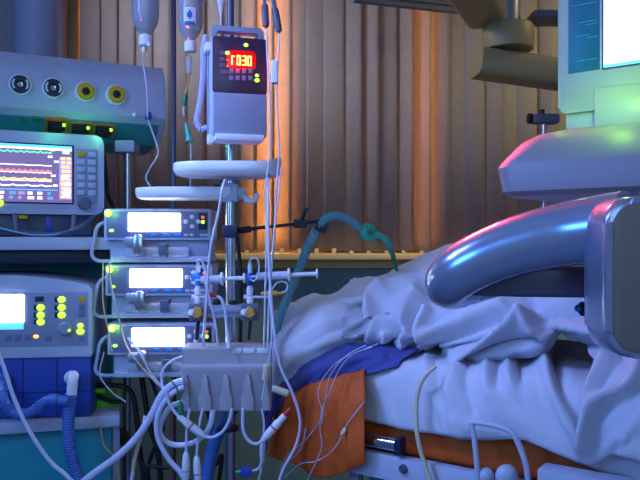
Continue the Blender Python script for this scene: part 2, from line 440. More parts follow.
rnd = random.Random(3)
bm = B()
for v in np.arange(.08, .78, .075):
    for k in range(2):
        x0 = xs-.032+k*.014+rnd.uniform(0, .004); rbox(bm, x0, x0+.011, D-.0012, D, zb+H*v, zb+H*(v+.05), 0)
part('readout', bm, 'tr_y', sc); bm = B()
for v in (.30, .42, .18, .10):
    x0 = xs-.03+rnd.uniform(0, .01); rbox(bm, x0, x0+.018, D-.0018, D, zb+H*v, zb+H*(v+.06), 0)
part('readout', bm, 'tr_w', sc); bm = B()
for v in (.9, .78, .70, .45, .28):
    bm = B(); x0 = xs-.066+rnd.uniform(0, .02); rbox(bm, x0, x0+.012, D-.0012, D, zb+H*v, zb+H*(v+.035), 0); part('readout', bm, 'tr_w', sc)
bm = B(); rbox(bm, xs-.026, xs-.008, D-.0018, D, zb+H*.86, zb+H*.92, 0)
part('readout', bm, 'tr_w', sc)
for i in range(16):
    x0 = -.47+i*.0262+rnd.uniform(0, .008)
    if x0 > xs-.055: break
    bm = B()
    for vv in (.05, .13): rbox(bm, x0, x0+rnd.uniform(.008, .019), D-.0012, D, zb+H*vv, zb+H*(vv+.05), 0)
    part('menu_field', bm, rnd.choice(['tr_w', 'tr_w', 'tr_b', 'tr_p']), sc)
bm = B(); f.box(bm, 76, 149, 98, 204, -.001, .004, .001); part('keypad', bm, 'grey2', pm)
for r in range(6):
    for cI, px in enumerate((81, 92)):
        py = 154+r*7.7+cI*.5
        bm = B(); f.box(bm, px-3.7, py-2.6, px+3.7, py+2.6, -.005, 0, .001); part('key', bm, 'yellow' if (r, cI) == (0, 0) else 'grey', pm, label='yellow alarm key' if (r, cI) == (0, 0) else None)
p = f.l(84, 203.5); bm = B(); lathe(bm, [(.018, 0), (.018, .012), (.015, .018), (0, .019)], (p.x, 0, p.z), (0, -1, 0), 28); part('knob', bm, 'grey3', pm)
p = f.l(1, 203); bm = B(); ball(bm, (p.x-.002, -.002, p.z), .009); part('power_light', bm, 'led', pm)
z0 = z_s-f.o.z
bm = B(); rbox(bm, -.55, -.03, .03, .14, z0+.004, 0.004, .004); part('pedestal', bm, 'grey3', pm)
bm = B(); x0, x1 = f.l(15, 226).x, f.l(74, 226).x
tube(bm, [(x0, .03, -.002), (x0, .0, -.006), (x0+.004, -.012, -.045), (x0+.02, -.012, -.055), (x1-.02, -.012, -.055), (x1-.004, -.012, -.04), (x1, 0, -.006), (x1, .03, -.002)], .008, 50, 8); part('carry_handle', bm, 'grey3', pm)
p = f.l(48.5, 224, -.012); bm = B(); rbox(bm, p.x-.007, p.x+.007, -.026, -.012, p.z-.02, p.z+.02, .003); part('tag', bm, 'blue', pm, label='blue tag')
p = f.l(23, 217.5, -.006); bm = B(); rbox(bm, p.x-.011, p.x+.011, -.01, .03, p.z-.004, p.z+.006, .002); part('sticker', bm, 'yellow', pm, label='yellow sticker')
bm = px_tube([(-8, 226), (12, 231), (35, 235), (60, 234), (80, 227), (94, 217.5, 2.07)], 1.98, 2.3, 50); single('monitor_cable', bm, 'navyglossy', 'dark blue cable sagging under the patient monitor along the upper shelf', 'cable')
bm = px_tube([(103, 150, 2.22), (106, 175, 2.2), (108, 195, 2.2), (114, 208, 2.18), (116, 225, 2.2)], 2.2, 2); single('power_cable', bm, 'black', 'black cable hanging between the patient monitor and the top syringe pump', 'cable')

# ------------------------------------------------------------------ ventilator below (blue box)
f = Frame(93, 414, 1.98, 8)
vz = z_w-f.o.z
ve = thing('ventilator', 'grey and blue breathing machine with green lights on the lower shelf', 'medical machine', (f.o.x, f.o.y, z_w), f.a)
f.o.z = z_w
zt = f.l(93, 285).z; zm = f.l(93, 357).z; ztl = f.l(0, 275).z
xl = f.l(0, 275).x-.12
bm = B(); poly = [(-.004, zm+.002)]+[(0, zm+.01), (.0, zt-.012), (-.012, zt)]+[(x, zt+(ztl-zt)*math.sin(min(1, -x/.24)*PI/2)) for x in (-.04, -.08, -.12, -.16, -.2, -.25, -.3, -.38)]+[(-.4, zm+.002)]
prism(bm, poly, XZ, -.012, .26, .006); part('control_housing', bm, 'grey', ve)
bm = B(); f.box(bm, -60, 293, 88, 347, -.014, -.008, .002); part('front_panel', bm, 'grey2', ve)
bm = B(); rbox(bm, -.395, -.006, .0, .26, .003, zm+.004, .006); part('base_box', bm, 'blue', ve)
for px in (23, 57):
    x = f.l(px, 390).x; bm = B(); rbox(bm, x-.001, x+.001, -.0015, .002, .006, zm-.002, 0); part('seam', bm, 'blackblue', ve)
bm = B(); z = f.l(50, 392).z; rbox(bm, -.39, -.01, -.001, .002, z-.001, z+.001, 0); part('seam', bm, 'blackblue', ve)
bm = B(); f.box(bm, -60, 295, 23.5, 323, -.017, -.012, .001); part('screen', bm, 'lcd', ve)
bm = B(); f.box(bm, -60, 323.5, 23.5, 330, -.0155, -.012, .001); part('screen_halo_strip', bm, 'lcdcyan', ve)  # glowing strip stands in for the cyan halo below the screen
for px, rows in ((40.5, (307.5, 315, 322)), (61.5, (299.5, 307.5, 315))):
    for py in rows:
        bm = B(); p = f.l(px, py, -.014); ball(bm, (p.x, -.015, p.z), .0098, 1.15, .35, .9); part('display_lamp', bm, 'led', ve)
        bm = B(); f.box(bm, px-7, py-2.5, px-2, py+2.5, -.0165, -.013, .0005); part('digit_window', bm, 'blackblue', ve)
bm = B(); f.box(bm, 35, 296.5, 43.5, 301.5, -.0165, -.013, .0005); part('digit_window', bm, 'blackblue', ve)
p = f.l(66.5, 327.5); bm = B(); lathe(bm, [(.018, .01), (.018, .028), (.014, .034), (0, .035)], (p.x, 0, p.z), (0, -1, 0), 28); part('dial', bm, 'grey2', ve)
bm = B(); ball(bm, (p.x+.014, -.034, p.z-.004), .004); part('dial_mark', bm, 'leds', ve)
for py, c in ((299.5, 'yellow'), (307, 'panel'), (314, 'panel'), (338, 'panel')):
    bm = B(); f.box(bm, 79, py-2.7, 85, py+2.7, -.0165, -.013, .0005); part('key', bm, c, ve)
for py in (325.5, 331.5):
    p = f.l(80.5, py, -.014); bm = B(); ball(bm, (p.x, -.015, p.z), .0075 if py < 328 else .0095, 1.1, .4, .9); part('display_lamp', bm, 'led', ve)
for px in (8, 18, 28, 48):
    bm = B(); f.box(bm, px-3, 335, px+3, 340.5, -.0165, -.013, .0005); part('key', bm, 'panel', ve)
p = f.l(36, 336.5, -.014); bm = B(); ball(bm, (p.x, -.014, p.z), .0062, 1.2, .4, .8); part('alarm_lamp', bm, 'ledo', ve)
p = f.l(73, 376); bm = B(); lathe(bm, [(.016, -.002), (.018, .012), (.018, .03), (.013, .036), (0, .036)], (p.x, 0, p.z), (0, -1, 0)); part('outlet_port', bm, 'white', ve)
p = f.l(4, 380); bm = B(); lathe(bm, [(.02, -.002), (.022, .012), (.022, .02), (.015, .026), (0, .026)], (p.x, 0, p.z), (0, -1, 0)); part('inlet_port', bm, 'bluehose', ve)
p0 = f.o+f.ey*-.036+f.ex*f.l(73, 376).x+Vector((0, 0, f.l(73, 376).z))
wt = thing('breathing_hose', 'thick blue hose hanging from the white elbow of the breathing machine', 'hose', P(75, 480, 1.9))
bm = B(); tube(bm, [p0, P(73.5, 376, 1.91), P(73, 380, 1.9), P(71.5, 397, 1.9)], .0135, 16, 14); part('elbow', bm, 'white', wt, True, label='white elbow')
bm = B(); tube(bm, [P(71.5, 394, 1.9), P(68.5, 415, 1.9), P(69, 440, 1.9), P(73, 462, 1.9), P(84, 492, 1.9), P(110, 540, 1.9)], corr(.0155, .0012, 55), 220, 14); part('hose', bm, 'bluehose', wt, True)
bm = px_tube([(1, 380, 1.95), (3, 395), (9, 409), (22, 414), (36, 410), (44, 402), (52, 399.5), (66, 401.5)], 1.88, 1, 60); bm.free()
bm = B(); tube(bm, [P(1, 380, 1.94), P(3, 396, 1.88), P(10, 410, 1.88), P(22, 414.5, 1.88), P(36, 409, 1.88), P(44, 402, 1.88), P(53, 399.5, 1.88), P(68, 401.5, 1.885)], lambda t: .0125+.0028*(1 if math.sin(t*38) > .2 else 0), 160, 14)
single('water_trap_tube', bm, 'bluehose', 'pale blue jointed tube across the front of the blue breathing machine', 'tube')

# ------------------------------------------------------------------ syringe pumps
f = Frame(211, 262, 2.0, 3)
def make_pump():
    t = thing('syringe_pump', 'x', 'pump', f.o, f.a)
    W = .294; h = .148
    zt = h; zm = .062
    bm = B(); prism(bm, [(0, zm), (0, zt-.004), (.006, zt), (.19, zt), (.19, zm)], YZ, -W, 0, .005); part('casing', bm, 'grey', t)
    bm = B(); rbox(bm, -W+.012, -.004, .022, .18, .004, zm+.002, .004); part('lower_body', bm, 'grey', t)
    bm = B(); rbox(bm, -W+.02, -.0, -.008, .17, .0, .016, .004); part('foot_ledge', bm, 'grey', t)
    bm = B(); rbox(bm, -W+.008, -.008, -.002, .003, zm+.006, zt-.008, .001); part('front_film', bm, 'panel', t)
    x0, x1, z0, z1 = -.226, -.084, zm+.023, zt-.013
    bm = B(); rbox(bm, x0, x1, -.0055, .001, z0, z1, .0012); part('display', bm, 'lcd', t)
    for x in (-.205, -.172, -.139): bm = B(); rbox(bm, x+.04, x+.056, -.004, .001, zm+.0085, zm+.0165, .001); part('soft_key', bm, 'cyanblue', t)
    for dx, dz in ((0, .013), (0, -.013), (.017, 0), (-.017, 0)):
        bm = B(); lathe(bm, [(.0062, 0), (.0062, .003), (.005, .004), (0, .004)], (-.052+dx, -.001, zm+.05+dz), (0, -1, 0), 14); part('arrow_key', bm, 'white', t)
    for x in (-.066, -.051, -.023, -.010):
        bm = B(); rbox(bm, x-.008, x+.004, -.004, .001, zm+.009, zm+.017, .002); part('key', bm, 'grey', t)
    bm = B(); rbox(bm, -.034, -.010, -.0035, .001, zm+.028, zt-.012, .001); lp = part('status_window', bm, 'blackblue', t)
    bm = B(); ball(bm, (-.022, -.005, zt-.024), .0042, 1.1, .5, 1); part('red_lamp', bm, 'ledr', lp)
    bm = B(); ball(bm, (-.022, -.005, zt-.037), .0052, 1, .5, 1); part('green_lamp', bm, 'led', lp)
    bm = B(); ball(bm, (-W+.013, -.003, zt-.013), .0105, 1, .5, 1); ld = part('run_light', bm, 'led', t)  # ball oversized so its rim stands for the halo around the LED
    bm = B(); ball(bm, (-W+.013, -.0066, zt-.013), .0062, 1, .5, 1); part('core', bm, 'ledw', ld)
    bm = B(); ball(bm, (-W+.022, -.003, zm+.025), .0052, 1.3, .5, .8); part('mains_light', bm, 'leds', t)
    bm = B(); cyl(bm, (-.235, -.012, zm-.005), (-.19, -.012, zm-.005), .013, 20, .003); part('drive_head', bm, 'grey2', t)
    bm = B(); prism(bm, rrect(-.208, -.182, .024, .076, .011), XZ, -.034, -.008, .004); part('syringe_clamp', bm, 'steel', t)
    bm = B(); cyl(bm, (-.236, -.002, .028), (-.06, -.002, .028), .0145, 18, .003); part('syringe_barrel', bm, 'clear', t)
    bm = B(); rbox(bm, -.142, -.118, -.018, .024, .018, .05, .003); part('barrel_rest', bm, 'grey3', t)
    bm = B(); rbox(bm, -.06, -.008, .006, .03, .012, .052, .004); part('end_stop', bm, 'grey2', t)
    bm = B(); tube(bm, [(-W+.01, .03, .112), (-W-.008, .02, .108), (-W-.022, .012, .092), (-W-.03, .01, .05), (-W-.034, .01, .02), (-W-.02, .012, .004), (-W+.02, .02, .002)], .0052, 40, 8); part('grip_handle', bm, 'grey', t)
    return t
pump = make_pump()
pump['group'] = 'syringe pumps stacked on the rail'
pump['label'] = 'topmost of the three stacked syringe pumps with lit white display'
yb = {0: 262, 1: 317.5, 2: 376}
pump.location = (f.o.x, 2.0, P(0, 262, 2.0).z)
for k, (dx, lab) in enumerate(((.004, 'middle of the three stacked syringe pumps, behind the upper syringe taps'), (.011, 'lowest of the three stacked syringe pumps, beside the grey connector box'))):
    c = copy_tree(pump); c['label'] = lab; c.location = (f.o.x+dx, 2.0-.004*k, P(0, yb[k+1], 2.0).z)

# ------------------------------------------------------------------ main infusion stand
X0 = P(230.5, 0, 1.93).x; Y0 = 1.93
st = thing('infusion_stand', 'steel infusion stand pole carrying the red display pump and trays', 'stand', (X0, Y0, 0))
bm = B(); cyl(bm, (X0, Y0, .1), (X0, Y0, 1.62), .0135, 24); part('lower_pole', bm, 'steel', st, True)
bm = B(); cyl(bm, (X0, Y0, 1.6), (X0, Y0, 2.25), .0095, 24); part('upper_pole', bm, 'navyglossy', st, True)
for k in range(5):
    a = 2*PI*k/5+math.radians(99); d = Vector((math.cos(a), math.sin(a), 0))*.27
    bm = B(); tube(bm, [Vector((X0, Y0, .1)), Vector((X0, Y0, .09))+d], .014, 6, 8, sq=.7); l = part('leg', bm, 'steel', st, True)
    bm = B(); lathe(bm, [(.0, -.012), (.03, -.012), (.03, .012), (0, .012)], Vector((X0, Y0, .03))+d, (-d.y, d.x, 0), 18); rbox(bm, X0+d.x-.006, X0+d.x+.006, Y0+d.y-.006, Y0+d.y+.006, .04, .09, 0); part('castor', bm, 'black', l, True)
bm = B(); lathe(bm, [(.0, .08), (.035, .08), (.035, .11), (.02, .13), (0, .13)], (X0, Y0, 0)); part('hub', bm, 'grey3', st, True)
for s in (-1, 1):
    bm = B(); tube(bm, [(X0, Y0, 2.24), (X0+s*.08, Y0, 2.24), (X0+s*.11, Y0, 2.235), (X0+s*.125, Y0, 2.25), (X0+s*.125, Y0, 2.27)], .004, 20, 8); part('hook', bm, 'steel', st, True)
bm = B(); rbox(bm, X0-.025, X0+.022, Y0-.026, Y0+.026, P(0, 201, 1.9).z, P(0, 183, 1.9).z, .006); cl = part('pole_clamp', bm, 'grey', st, True)
bm = B(); rbox(bm, X0-.044, X0-.022, Y0-.022, Y0+.02, P(0, 198, 1.9).z, P(0, 184, 1.9).z, .006); part('clamp_lever', bm, 'blackblue', cl, True)
# horizontal transducer bar
zb_ = P(0, 311.5, 1.86).z
bm = B(); rbox(bm, P(203, 0, 1.87).x, P(243, 0, 1.87).x, 1.865, 1.905, zb_-.016, zb_+.016, .004); br = part('cross_bar', bm, 'grey', st, True)
bm = B(); rbox(bm, P(203, 0, 1.86).x+.004, P(241, 0, 1.86).x, 1.860, 1.867, zb_-.004, zb_+.004, .001); part('groove', bm, 'grey2', br, True)
for px in (216, 233):
    bm = B(); lathe(bm, [(.012, 0), (.012, .01), (.009, .013), (0, .013)], Vector((P(px, 0, 1.88).x, 1.885, zb_+.014))); part('screw_knob', bm, 'black', br, True)
bm = B(); lathe(bm, [(.012, 0), (.03, .006), (.03, .014), (.0, .02)], P(228, 432, 1.9)); part('height_lock', bm, 'blackblue', st, True)

# trays
def tray(name, label, pl, pr, pyb, pyt, Yc, dep, lip):
    xc = (P(pl, 0, Yc).x+P(pr, 0, Yc).x)/2; hw = (P(pr, 0, Yc).x-P(pl, 0, Yc).x)/2
    z0 = P(0, pyb, Yc-dep*.5).z; z1 = P(0, pyt, Yc-dep*.5).z; h = z1-z0
    t = thing(name, label, 'tray', (xc, Yc, z0)); n = 56
    bm = B(); rings = []
    for sc_, zz in ((.0, .001), (.78, .0), (.9, .0), (.965, .10), (1., .45), (1.0, .93), (.985, 1.), (.96, .97), (.95, .5), (.86, .25), (.0, .25)):
        if sc_ == 0: rings.append([bm.verts.new((xc, Yc, z0+h*zz))]); continue
        rg = []
        for k in range(n):
            a = 2*PI*k/n; ca, sa = math.cos(a), math.sin(a)
            ex = math.copysign(abs(ca)**.6, ca); ey = math.copysign(abs(sa)**.75, sa)
            lipz = lip*max(0, ca)**6*(zz if zz < 1.1 else 1)
            rg.append(bm.verts.new((xc+ex*hw*sc_, Yc+ey*dep*.5*sc_, z0+h*zz+lipz)))
        rings.append(rg)
    for a, b in zip(rings, rings[1:]):
        for k in range(n):
            k2 = (k+1) % n
            if len(a) == 1: bm.faces.new((a[0], b[k], b[k2]))
            elif len(b) == 1: bm.faces.new((a[k], a[k2], b[0]))
            else: bm.faces.new((a[k], a[k2], b[k2], b[k]))
    part('dish', bm, 'white', t, True, ang=.9)
    return t, xc, z0, z1
tr, xc, za, zb2 = tray('instrument_tray', 'upper pale oval tray fixed on the infusion stand below the red display pump', 175, 281, 173, 160.5, 1.9, .2, .02)
bm = B(); rbox(bm, X0-.02, X0+.02, Y0-.02, Y0+.02, za-.008, za+.016, .004); part('collar', bm, 'grey', tr, True)
tr2, xc, za, zb2 = tray('instrument_tray', 'lower pale oval tray on the infusion stand just above the top syringe pump', 137, 246, 198, 186.5, 1.97, .16, 0)
bm = B(); tube(bm, [P(240, 192, 1.95), P(247, 200, 1.93), P(252, 201, 1.92), (P(256.5, 197, 1.92)), P(257, 193.5, 1.92)], lambda t: .010-.004*t, 24, 10); part('hook', bm, 'white', tr2, True)

# infusion pump with red display
f = Frame(267, 140, 1.82, 15)
ip = thing('infusion_pump', 'tall grey infusion pump with red glowing digits clamped on the stand pole', 'pump', f.o, f.a)
zt = f.l(267, 40).z; xl = f.l(212, 90).x
bm = B(); rbox(bm, xl, 0, 0, .125, .012, zt, .006); part('casing', bm, 'grey', ip)
bm = B(); rbox(bm, xl+.002, -.002, -.012, .004, .004, f.l(240, 94).z, .005); part('door', bm, 'grey2', ip)
bm = B(); rbox(bm, xl+.006, -.01, -.02, .06, -.006, .010, .004); part('bottom_catch', bm, 'white', ip)
zp0 = f.l(240, 93.5).z
bm = B(); prism(bm, rrect(xl+.001, -.001, zp0, zt-.001, .006), XZ, -.007, .004, .002); part('face_plate', bm, 'panelD', ip)
# handle
x0, x1 = xl+.0, -.006
bm = B(); hz = .032
pts = [(x0, zt-.002), (x0, zt+hz-.008), (x0+.008, zt+hz), (x1-.008, zt+hz), (x1, zt+hz-.008), (x1, zt-.002), (x1-.012, zt-.002), (x1-.012, zt+hz-.016), (x1-.017, zt+hz-.011), (x0+.017, zt+hz-.011), (x0+.012, zt+hz-.016), (x0+.012, zt-.002)]
prism(bm, pts, XZ, .01, .04, .003); part('carry_handle', bm, 'grey2', ip)
# display window + digits
bm = B(); prism(bm, rrect(f.l(226.5, 60).x, f.l(255.5, 60).x, f.l(240, 69.5).z, f.l(240, 51.5).z, .009), XZ, -.0085, -.004, .001); dw = part('display_window', bm, 'redwin', ip)
segs = {'r': 'eg', '0': 'abcdef', '3': 'abcdg', '8': 'abcdefg'}
def digit(ch, x, z, w, h, d, th):
    bm = B()
    R = {'a': (x, x+w, z+h-th, z+h), 'd': (x, x+w, z, z+th), 'g': (x, x+w, z+h/2-th/2, z+h/2+th/2), 'b': (x+w-th, x+w, z+h/2, z+h), 'c': (x+w-th, x+w, z, z+h/2), 'f': (x, x+th, z+h/2, z+h), 'e': (x, x+th, z, z+h/2)}
    if ch == 'r': rbox(bm, x, x+th, d-.001, d+.001, z, z+h*.92, 0); rbox(bm, x+th, x+w*.8, d-.001, d+.001, z+h*.92-th, z+h*.92, 0)
    else:
        for s_ in segs[ch]:
            a, b, c_, e_ = R[s_]; rbox(bm, a, b, d-.001, d+.001, c_, e_, 0)
    return bm
pa, pb = f.l(230.5, 65.5), f.l(252, 65.5); hh = f.l(240, 55.8).z-f.l(240, 65.5).z
for ch, k in zip('r030', range(4)):
    w_ = (pb.x-pa.x)/4; part('digit', digit(ch, pa.x+k*w_+.001, pa.z, w_*.74, hh, -.0093, .0027), 'seg', dw)
for px, py, m_, r in ((246, 45, 'leds', .0052), (227.5, 53, 'leds', .0055), (257, 75.5, 'leds', .0045), (257, 80.3, 'led', .0058), (227.5, 60, 'ledo', .0022), (227.5, 66, 'ledo', .002)):
    p = f.l(px, py, -.007); bm = B(); ball(bm, (p.x, -.0075, p.z), r, 1.1, .5, .9); part('indicator', bm, m_, ip)
for r_ in range(2):
    for k in range(4):
        px = 231.5+k*6.4; py = 71+r_*7; bm = B(); f.box(bm, px-2.1, py-2.4, px+2.1, py+2.4, -.009, -.005, .0008); part('key', bm, 'panel', ip)
for py in (53, 59, 65, 72):
    bm = B(); f.box(bm, 220.2, py-2, (225 if py < 70 else 228.5), py+2, -.0085, -.005, .0008); part('legend_plate', bm, 'grey3', ip)
bm = B(); rbox(bm, -.105, -.035, .12, .2, .1, .16, .006); part('pole_clamp', bm, 'grey3', ip)
bm = B(); rbox(bm, xl-.008, xl+.006, .02, .05, -.012, .012, .004); part('side_foot', bm, 'white', ip, label='small white foot with red mark')
bm = B(); rbox(bm, xl-.014, xl+.004, .03, .08, zt-.028, zt-.006, .006); part('cord_outlet', bm, 'white', ip)
# coiled cord
pth = catmull([P(206, 36, 1.86), P(203.5, 50, 1.85), P(203, 75, 1.85), P(201, 95, 1.85), P(198.5, 110, 1.85), P(196.5, 120, 1.85), P(200, 129, 1.85), P(207, 127.5, 1.86)], 500)
bm = B(); hel = []
for i, p in enumerate(pth):
    a = i/500*2*PI*46; d = (pth[min(500, i+1)]-pth[max(0, i-1)]).normalized(); u = d.cross(Vector((0, 1, 0))).normalized(); v = d.cross(u)
    hel.append(p+(u*math.cos(a)+v*math.sin(a))*.0062)
tube(bm, hel, .0021, seg=6, smooth=False)
single('coiled_cord', bm, 'cable', 'pale coiled cord hanging beside the infusion pump with red digits', 'cord')

# connector box / transducer rack
f = Frame(271, 411, 1.8, 2)
cb = thing('connector_box', 'grey connector box with a row of plug slots fixed low on the infusion stand', 'box', f.o, f.a)
W = -f.l(181, 411).x; Hh = f.l(271, 348).z
bm = B(); prism(bm, [(0, .002), (0, Hh*.70), (.014, Hh*.74), (.014, Hh-.004), (.018, Hh), (.1, Hh), (.1, .0), (.004, 0)], YZ, -W, 0, .003); part('casing', bm, 'boxgrey', cb)
for a, b in ((232, 241), (243, 254), (257, 268)):
    bm = B(); prism(bm, rrect(f.l(a, 353).x, f.l(b, 353).x, f.l(0, 355.5).z, f.l(0, 350.5).z, .002), XZ, .0125, .016, .0004); part('label_strip', bm, 'label', cb)
bm = B(); rbox(bm, -W+.004, -.004, -.0015, .004, .004, Hh*.66, .002); part('slot_panel', bm, 'boxgrey2', cb)
for px in (186, 205, 226, 247.5, 266):
    x = f.l(px, 400).x; full = px not in (186, 266)
    hw = .0155 if full else .009
    bm = B(); pts = [(x-hw, .003), (x-hw, .036), (x-hw*.86, .042), (x-hw*.62, .042), (x-hw*.56, .07), (x-hw*.4, .076), (x-hw*.36, .092), (x+hw*.36, .092), (x+hw*.4, .076), (x+hw*.56, .07), (x+hw*.62, .042), (x+hw*.86, .042), (x+hw, .036), (x+hw, .003)]
    prism(bm, pts, XZ, -.008, .002, .0018); o = part('plug_slot', bm, 'boxgrey', cb)
bm = B(); rbox(bm, -.13, -.075, .095, Y0-1.8+.012, .06, .11, .004); part('bracket', bm, 'grey3', cb)

# pressure transducers with taps and syringe
def transducer(px, lab, grp, sy):
    Y = 1.85; c = P(px, 312, Y)
    t = thing('pressure_transducer', lab, 'transducer', (c.x, Y, c.z))
    bm = B(); rbox(bm, c.x-.023, c.x+.023, Y-.008, Y+.016, c.z-.022, c.z+.022, .004); part('housing', bm, 'grey3', t, True)
    bm = B(); lathe(bm, [(.0155, 0), (.0155, .012), (.013, .016), (0, .016)], (c.x+.001, Y-.008, c.z), (0, -1, 0), 6); part('knob', bm, 'copper', t, True, label='amber knob')
    bm = B(); lathe(bm, [(.008, 0), (.008, .010), (.005, .013), (0, .013)], (c.x-.011, Y-.014, c.z+.001), (-.3, -1, 0), 12); part('cap', bm, 'white', t, True)
    z = lambda py: P(0, py, Y).z
    bm = B(); lathe(bm, [(.006, 0), (.009, .004), (.009, .016), (.006, .02), (.006, .028), (.008, .03), (.008, .042), (.005, .046), (.005, .06)], (c.x, Y, c.z+.02), (0, 0, 1), 14); part('connector', bm, 'white', t, True)
    bm = B(); lathe(bm, [(.006, 0), (.0085, .003), (.0085, .018), (.0045, .03)], (c.x, Y, z(296)), (0, 0, 1), 14); cyl(bm, (c.x-.0, Y, z(297)), (c.x+.05, Y, z(297)), .0035, 10); cyl(bm, (c.x-.016, Y, z(297)), (c.x, Y, z(297)), .0055, 10); part('stopcock', bm, 'white', t, True)
    bm = B(); lathe(bm, [(.005, 0), (.0085, .004), (.0085, .03), (.005, .036)], (c.x, Y, z(286)), (0, 0, 1), 14); part('tap', bm, 'blue' if sy else 'cyanblue', t, True, label='blue tap')
    bm = B(); rbox(bm, c.x-.018, c.x+.006, Y-.012, Y-.004, z(281), z(275.5), .003); part('tap_lever', bm, 'cyanblue', t, True)
    bm = B(); lathe(bm, [(.006, 0), (.006, .02), (.004, .024), (.004, .03)], (c.x, Y, z(274)), (0, 0, 1), 14); part('upper_connector', bm, 'line', t, True)
    bm = B(); lathe(bm, [(.0055, 0), (.0055, .03), (.004, .05)], (c.x, Y, c.z-.022), (-.08, 0, -1), 12); part('cable_boot', bm, 'black', t, True)
    return t
transducer(198, 'left pressure sensor with amber knob on the cross bar, over the grey box', None, 0)
transducer(250, 'right pressure sensor with amber knob on the cross bar, beside the pole', None, 1)
def syringe(lab, a, b, c_, d_, Y, m1):
    t = thing('syringe', lab, 'syringe', P(*a, Y)); A, Bp, Cc, Dd = P(*a, Y), P(*b, Y), P(*c_, Y), P(*d_, Y); ax = (Bp-A).normalized()
    bm = B(); L = (Bp-A).length; lathe(bm, [(.003, -.012), (.003, 0), (.0105, .003), (.0105, L), (0, L)], A, ax, 18); part('barrel', bm, m1, t, True)
    bm = B(); lathe(bm, [(0, -.003), (.018, -.003), (.018, .003), (0, .003)], Bp, ax, 6); part('flange', bm, 'white', t, True)
    bm = B(); L2 = (Dd-Bp).length; lathe(bm, [(.0055, 0), (.0055, L2-.006), (.0125, L2-.005), (.0125, L2), (0, L2)], Bp, ax, 14); part('plunger', bm, 'white', t, True)
    return t
syringe('white syringe on the left blue tap, across the front of the pole', (200, 280), (222, 279), (222, 279), (245, 276), 1.83, 'line')
syringe('clear syringe on the right blue tap, pointing towards the bed', (256, 276.5), (289, 275), (289, 275), (318, 274), 1.84, 'line')
# small loops and orange filters at taps
bm = px_tube([(197, 265), (198, 260.5), (202, 261), (205, 270), (206, 285), (210, 300), (214, 318), (218, 345), (219, 352, 1.81)], 1.82, 1.2); single('tap_line', bm, 'line', 'thin clear line looping off the left blue tap down to the grey box', 'tube')
bm = px_tube([(249, 265), (251, 259), (256, 258), (259, 264), (258, 275), (254, 281), (250, 279)], 1.82, .8); single('tap_line', bm, 'line', 'thin clear loop above the right blue tap', 'tube')
t = thing('line_filter', 'small orange line filter beside the right tap, with a curled thin tube', 'filter', P(268, 293, 1.83))
bm = B(); p = P(261, 293.5, 1.83); lathe(bm, [(.003, 0), (.005, .003), (.005, .014), (.008, .02), (.008, .036), (.004, .044), (.004, .052)], p, (1, 0, 0), 12); part('filter_body', bm, 'copper', t, True)
bm = px_tube([(280, 293), (286, 291), (287.5, 285), (283, 281.5), (277, 283), (272, 290), (270, 300)], 1.84, 1); part('curl', bm, 'line', t, True)
t = thing('line_connector', 'red and white connector joined to the left tap by the pole', 'connector', P(212, 295, 1.83))
bm = B(); p = P(206, 294.5, 1.83); lathe(bm, [(.003, 0), (.005, .003), (.006, .012), (.004, .02), (.003, .03)], p, (1, 0, -.15), 12); part('connector_body', bm, 'red', t, True)
bm = px_tube([(217, 296), (222, 300), (225.5, 312), (227, 330), (229, 349, 1.79)], 1.83, 1.6); part('tube', bm, 'cable', t, True)

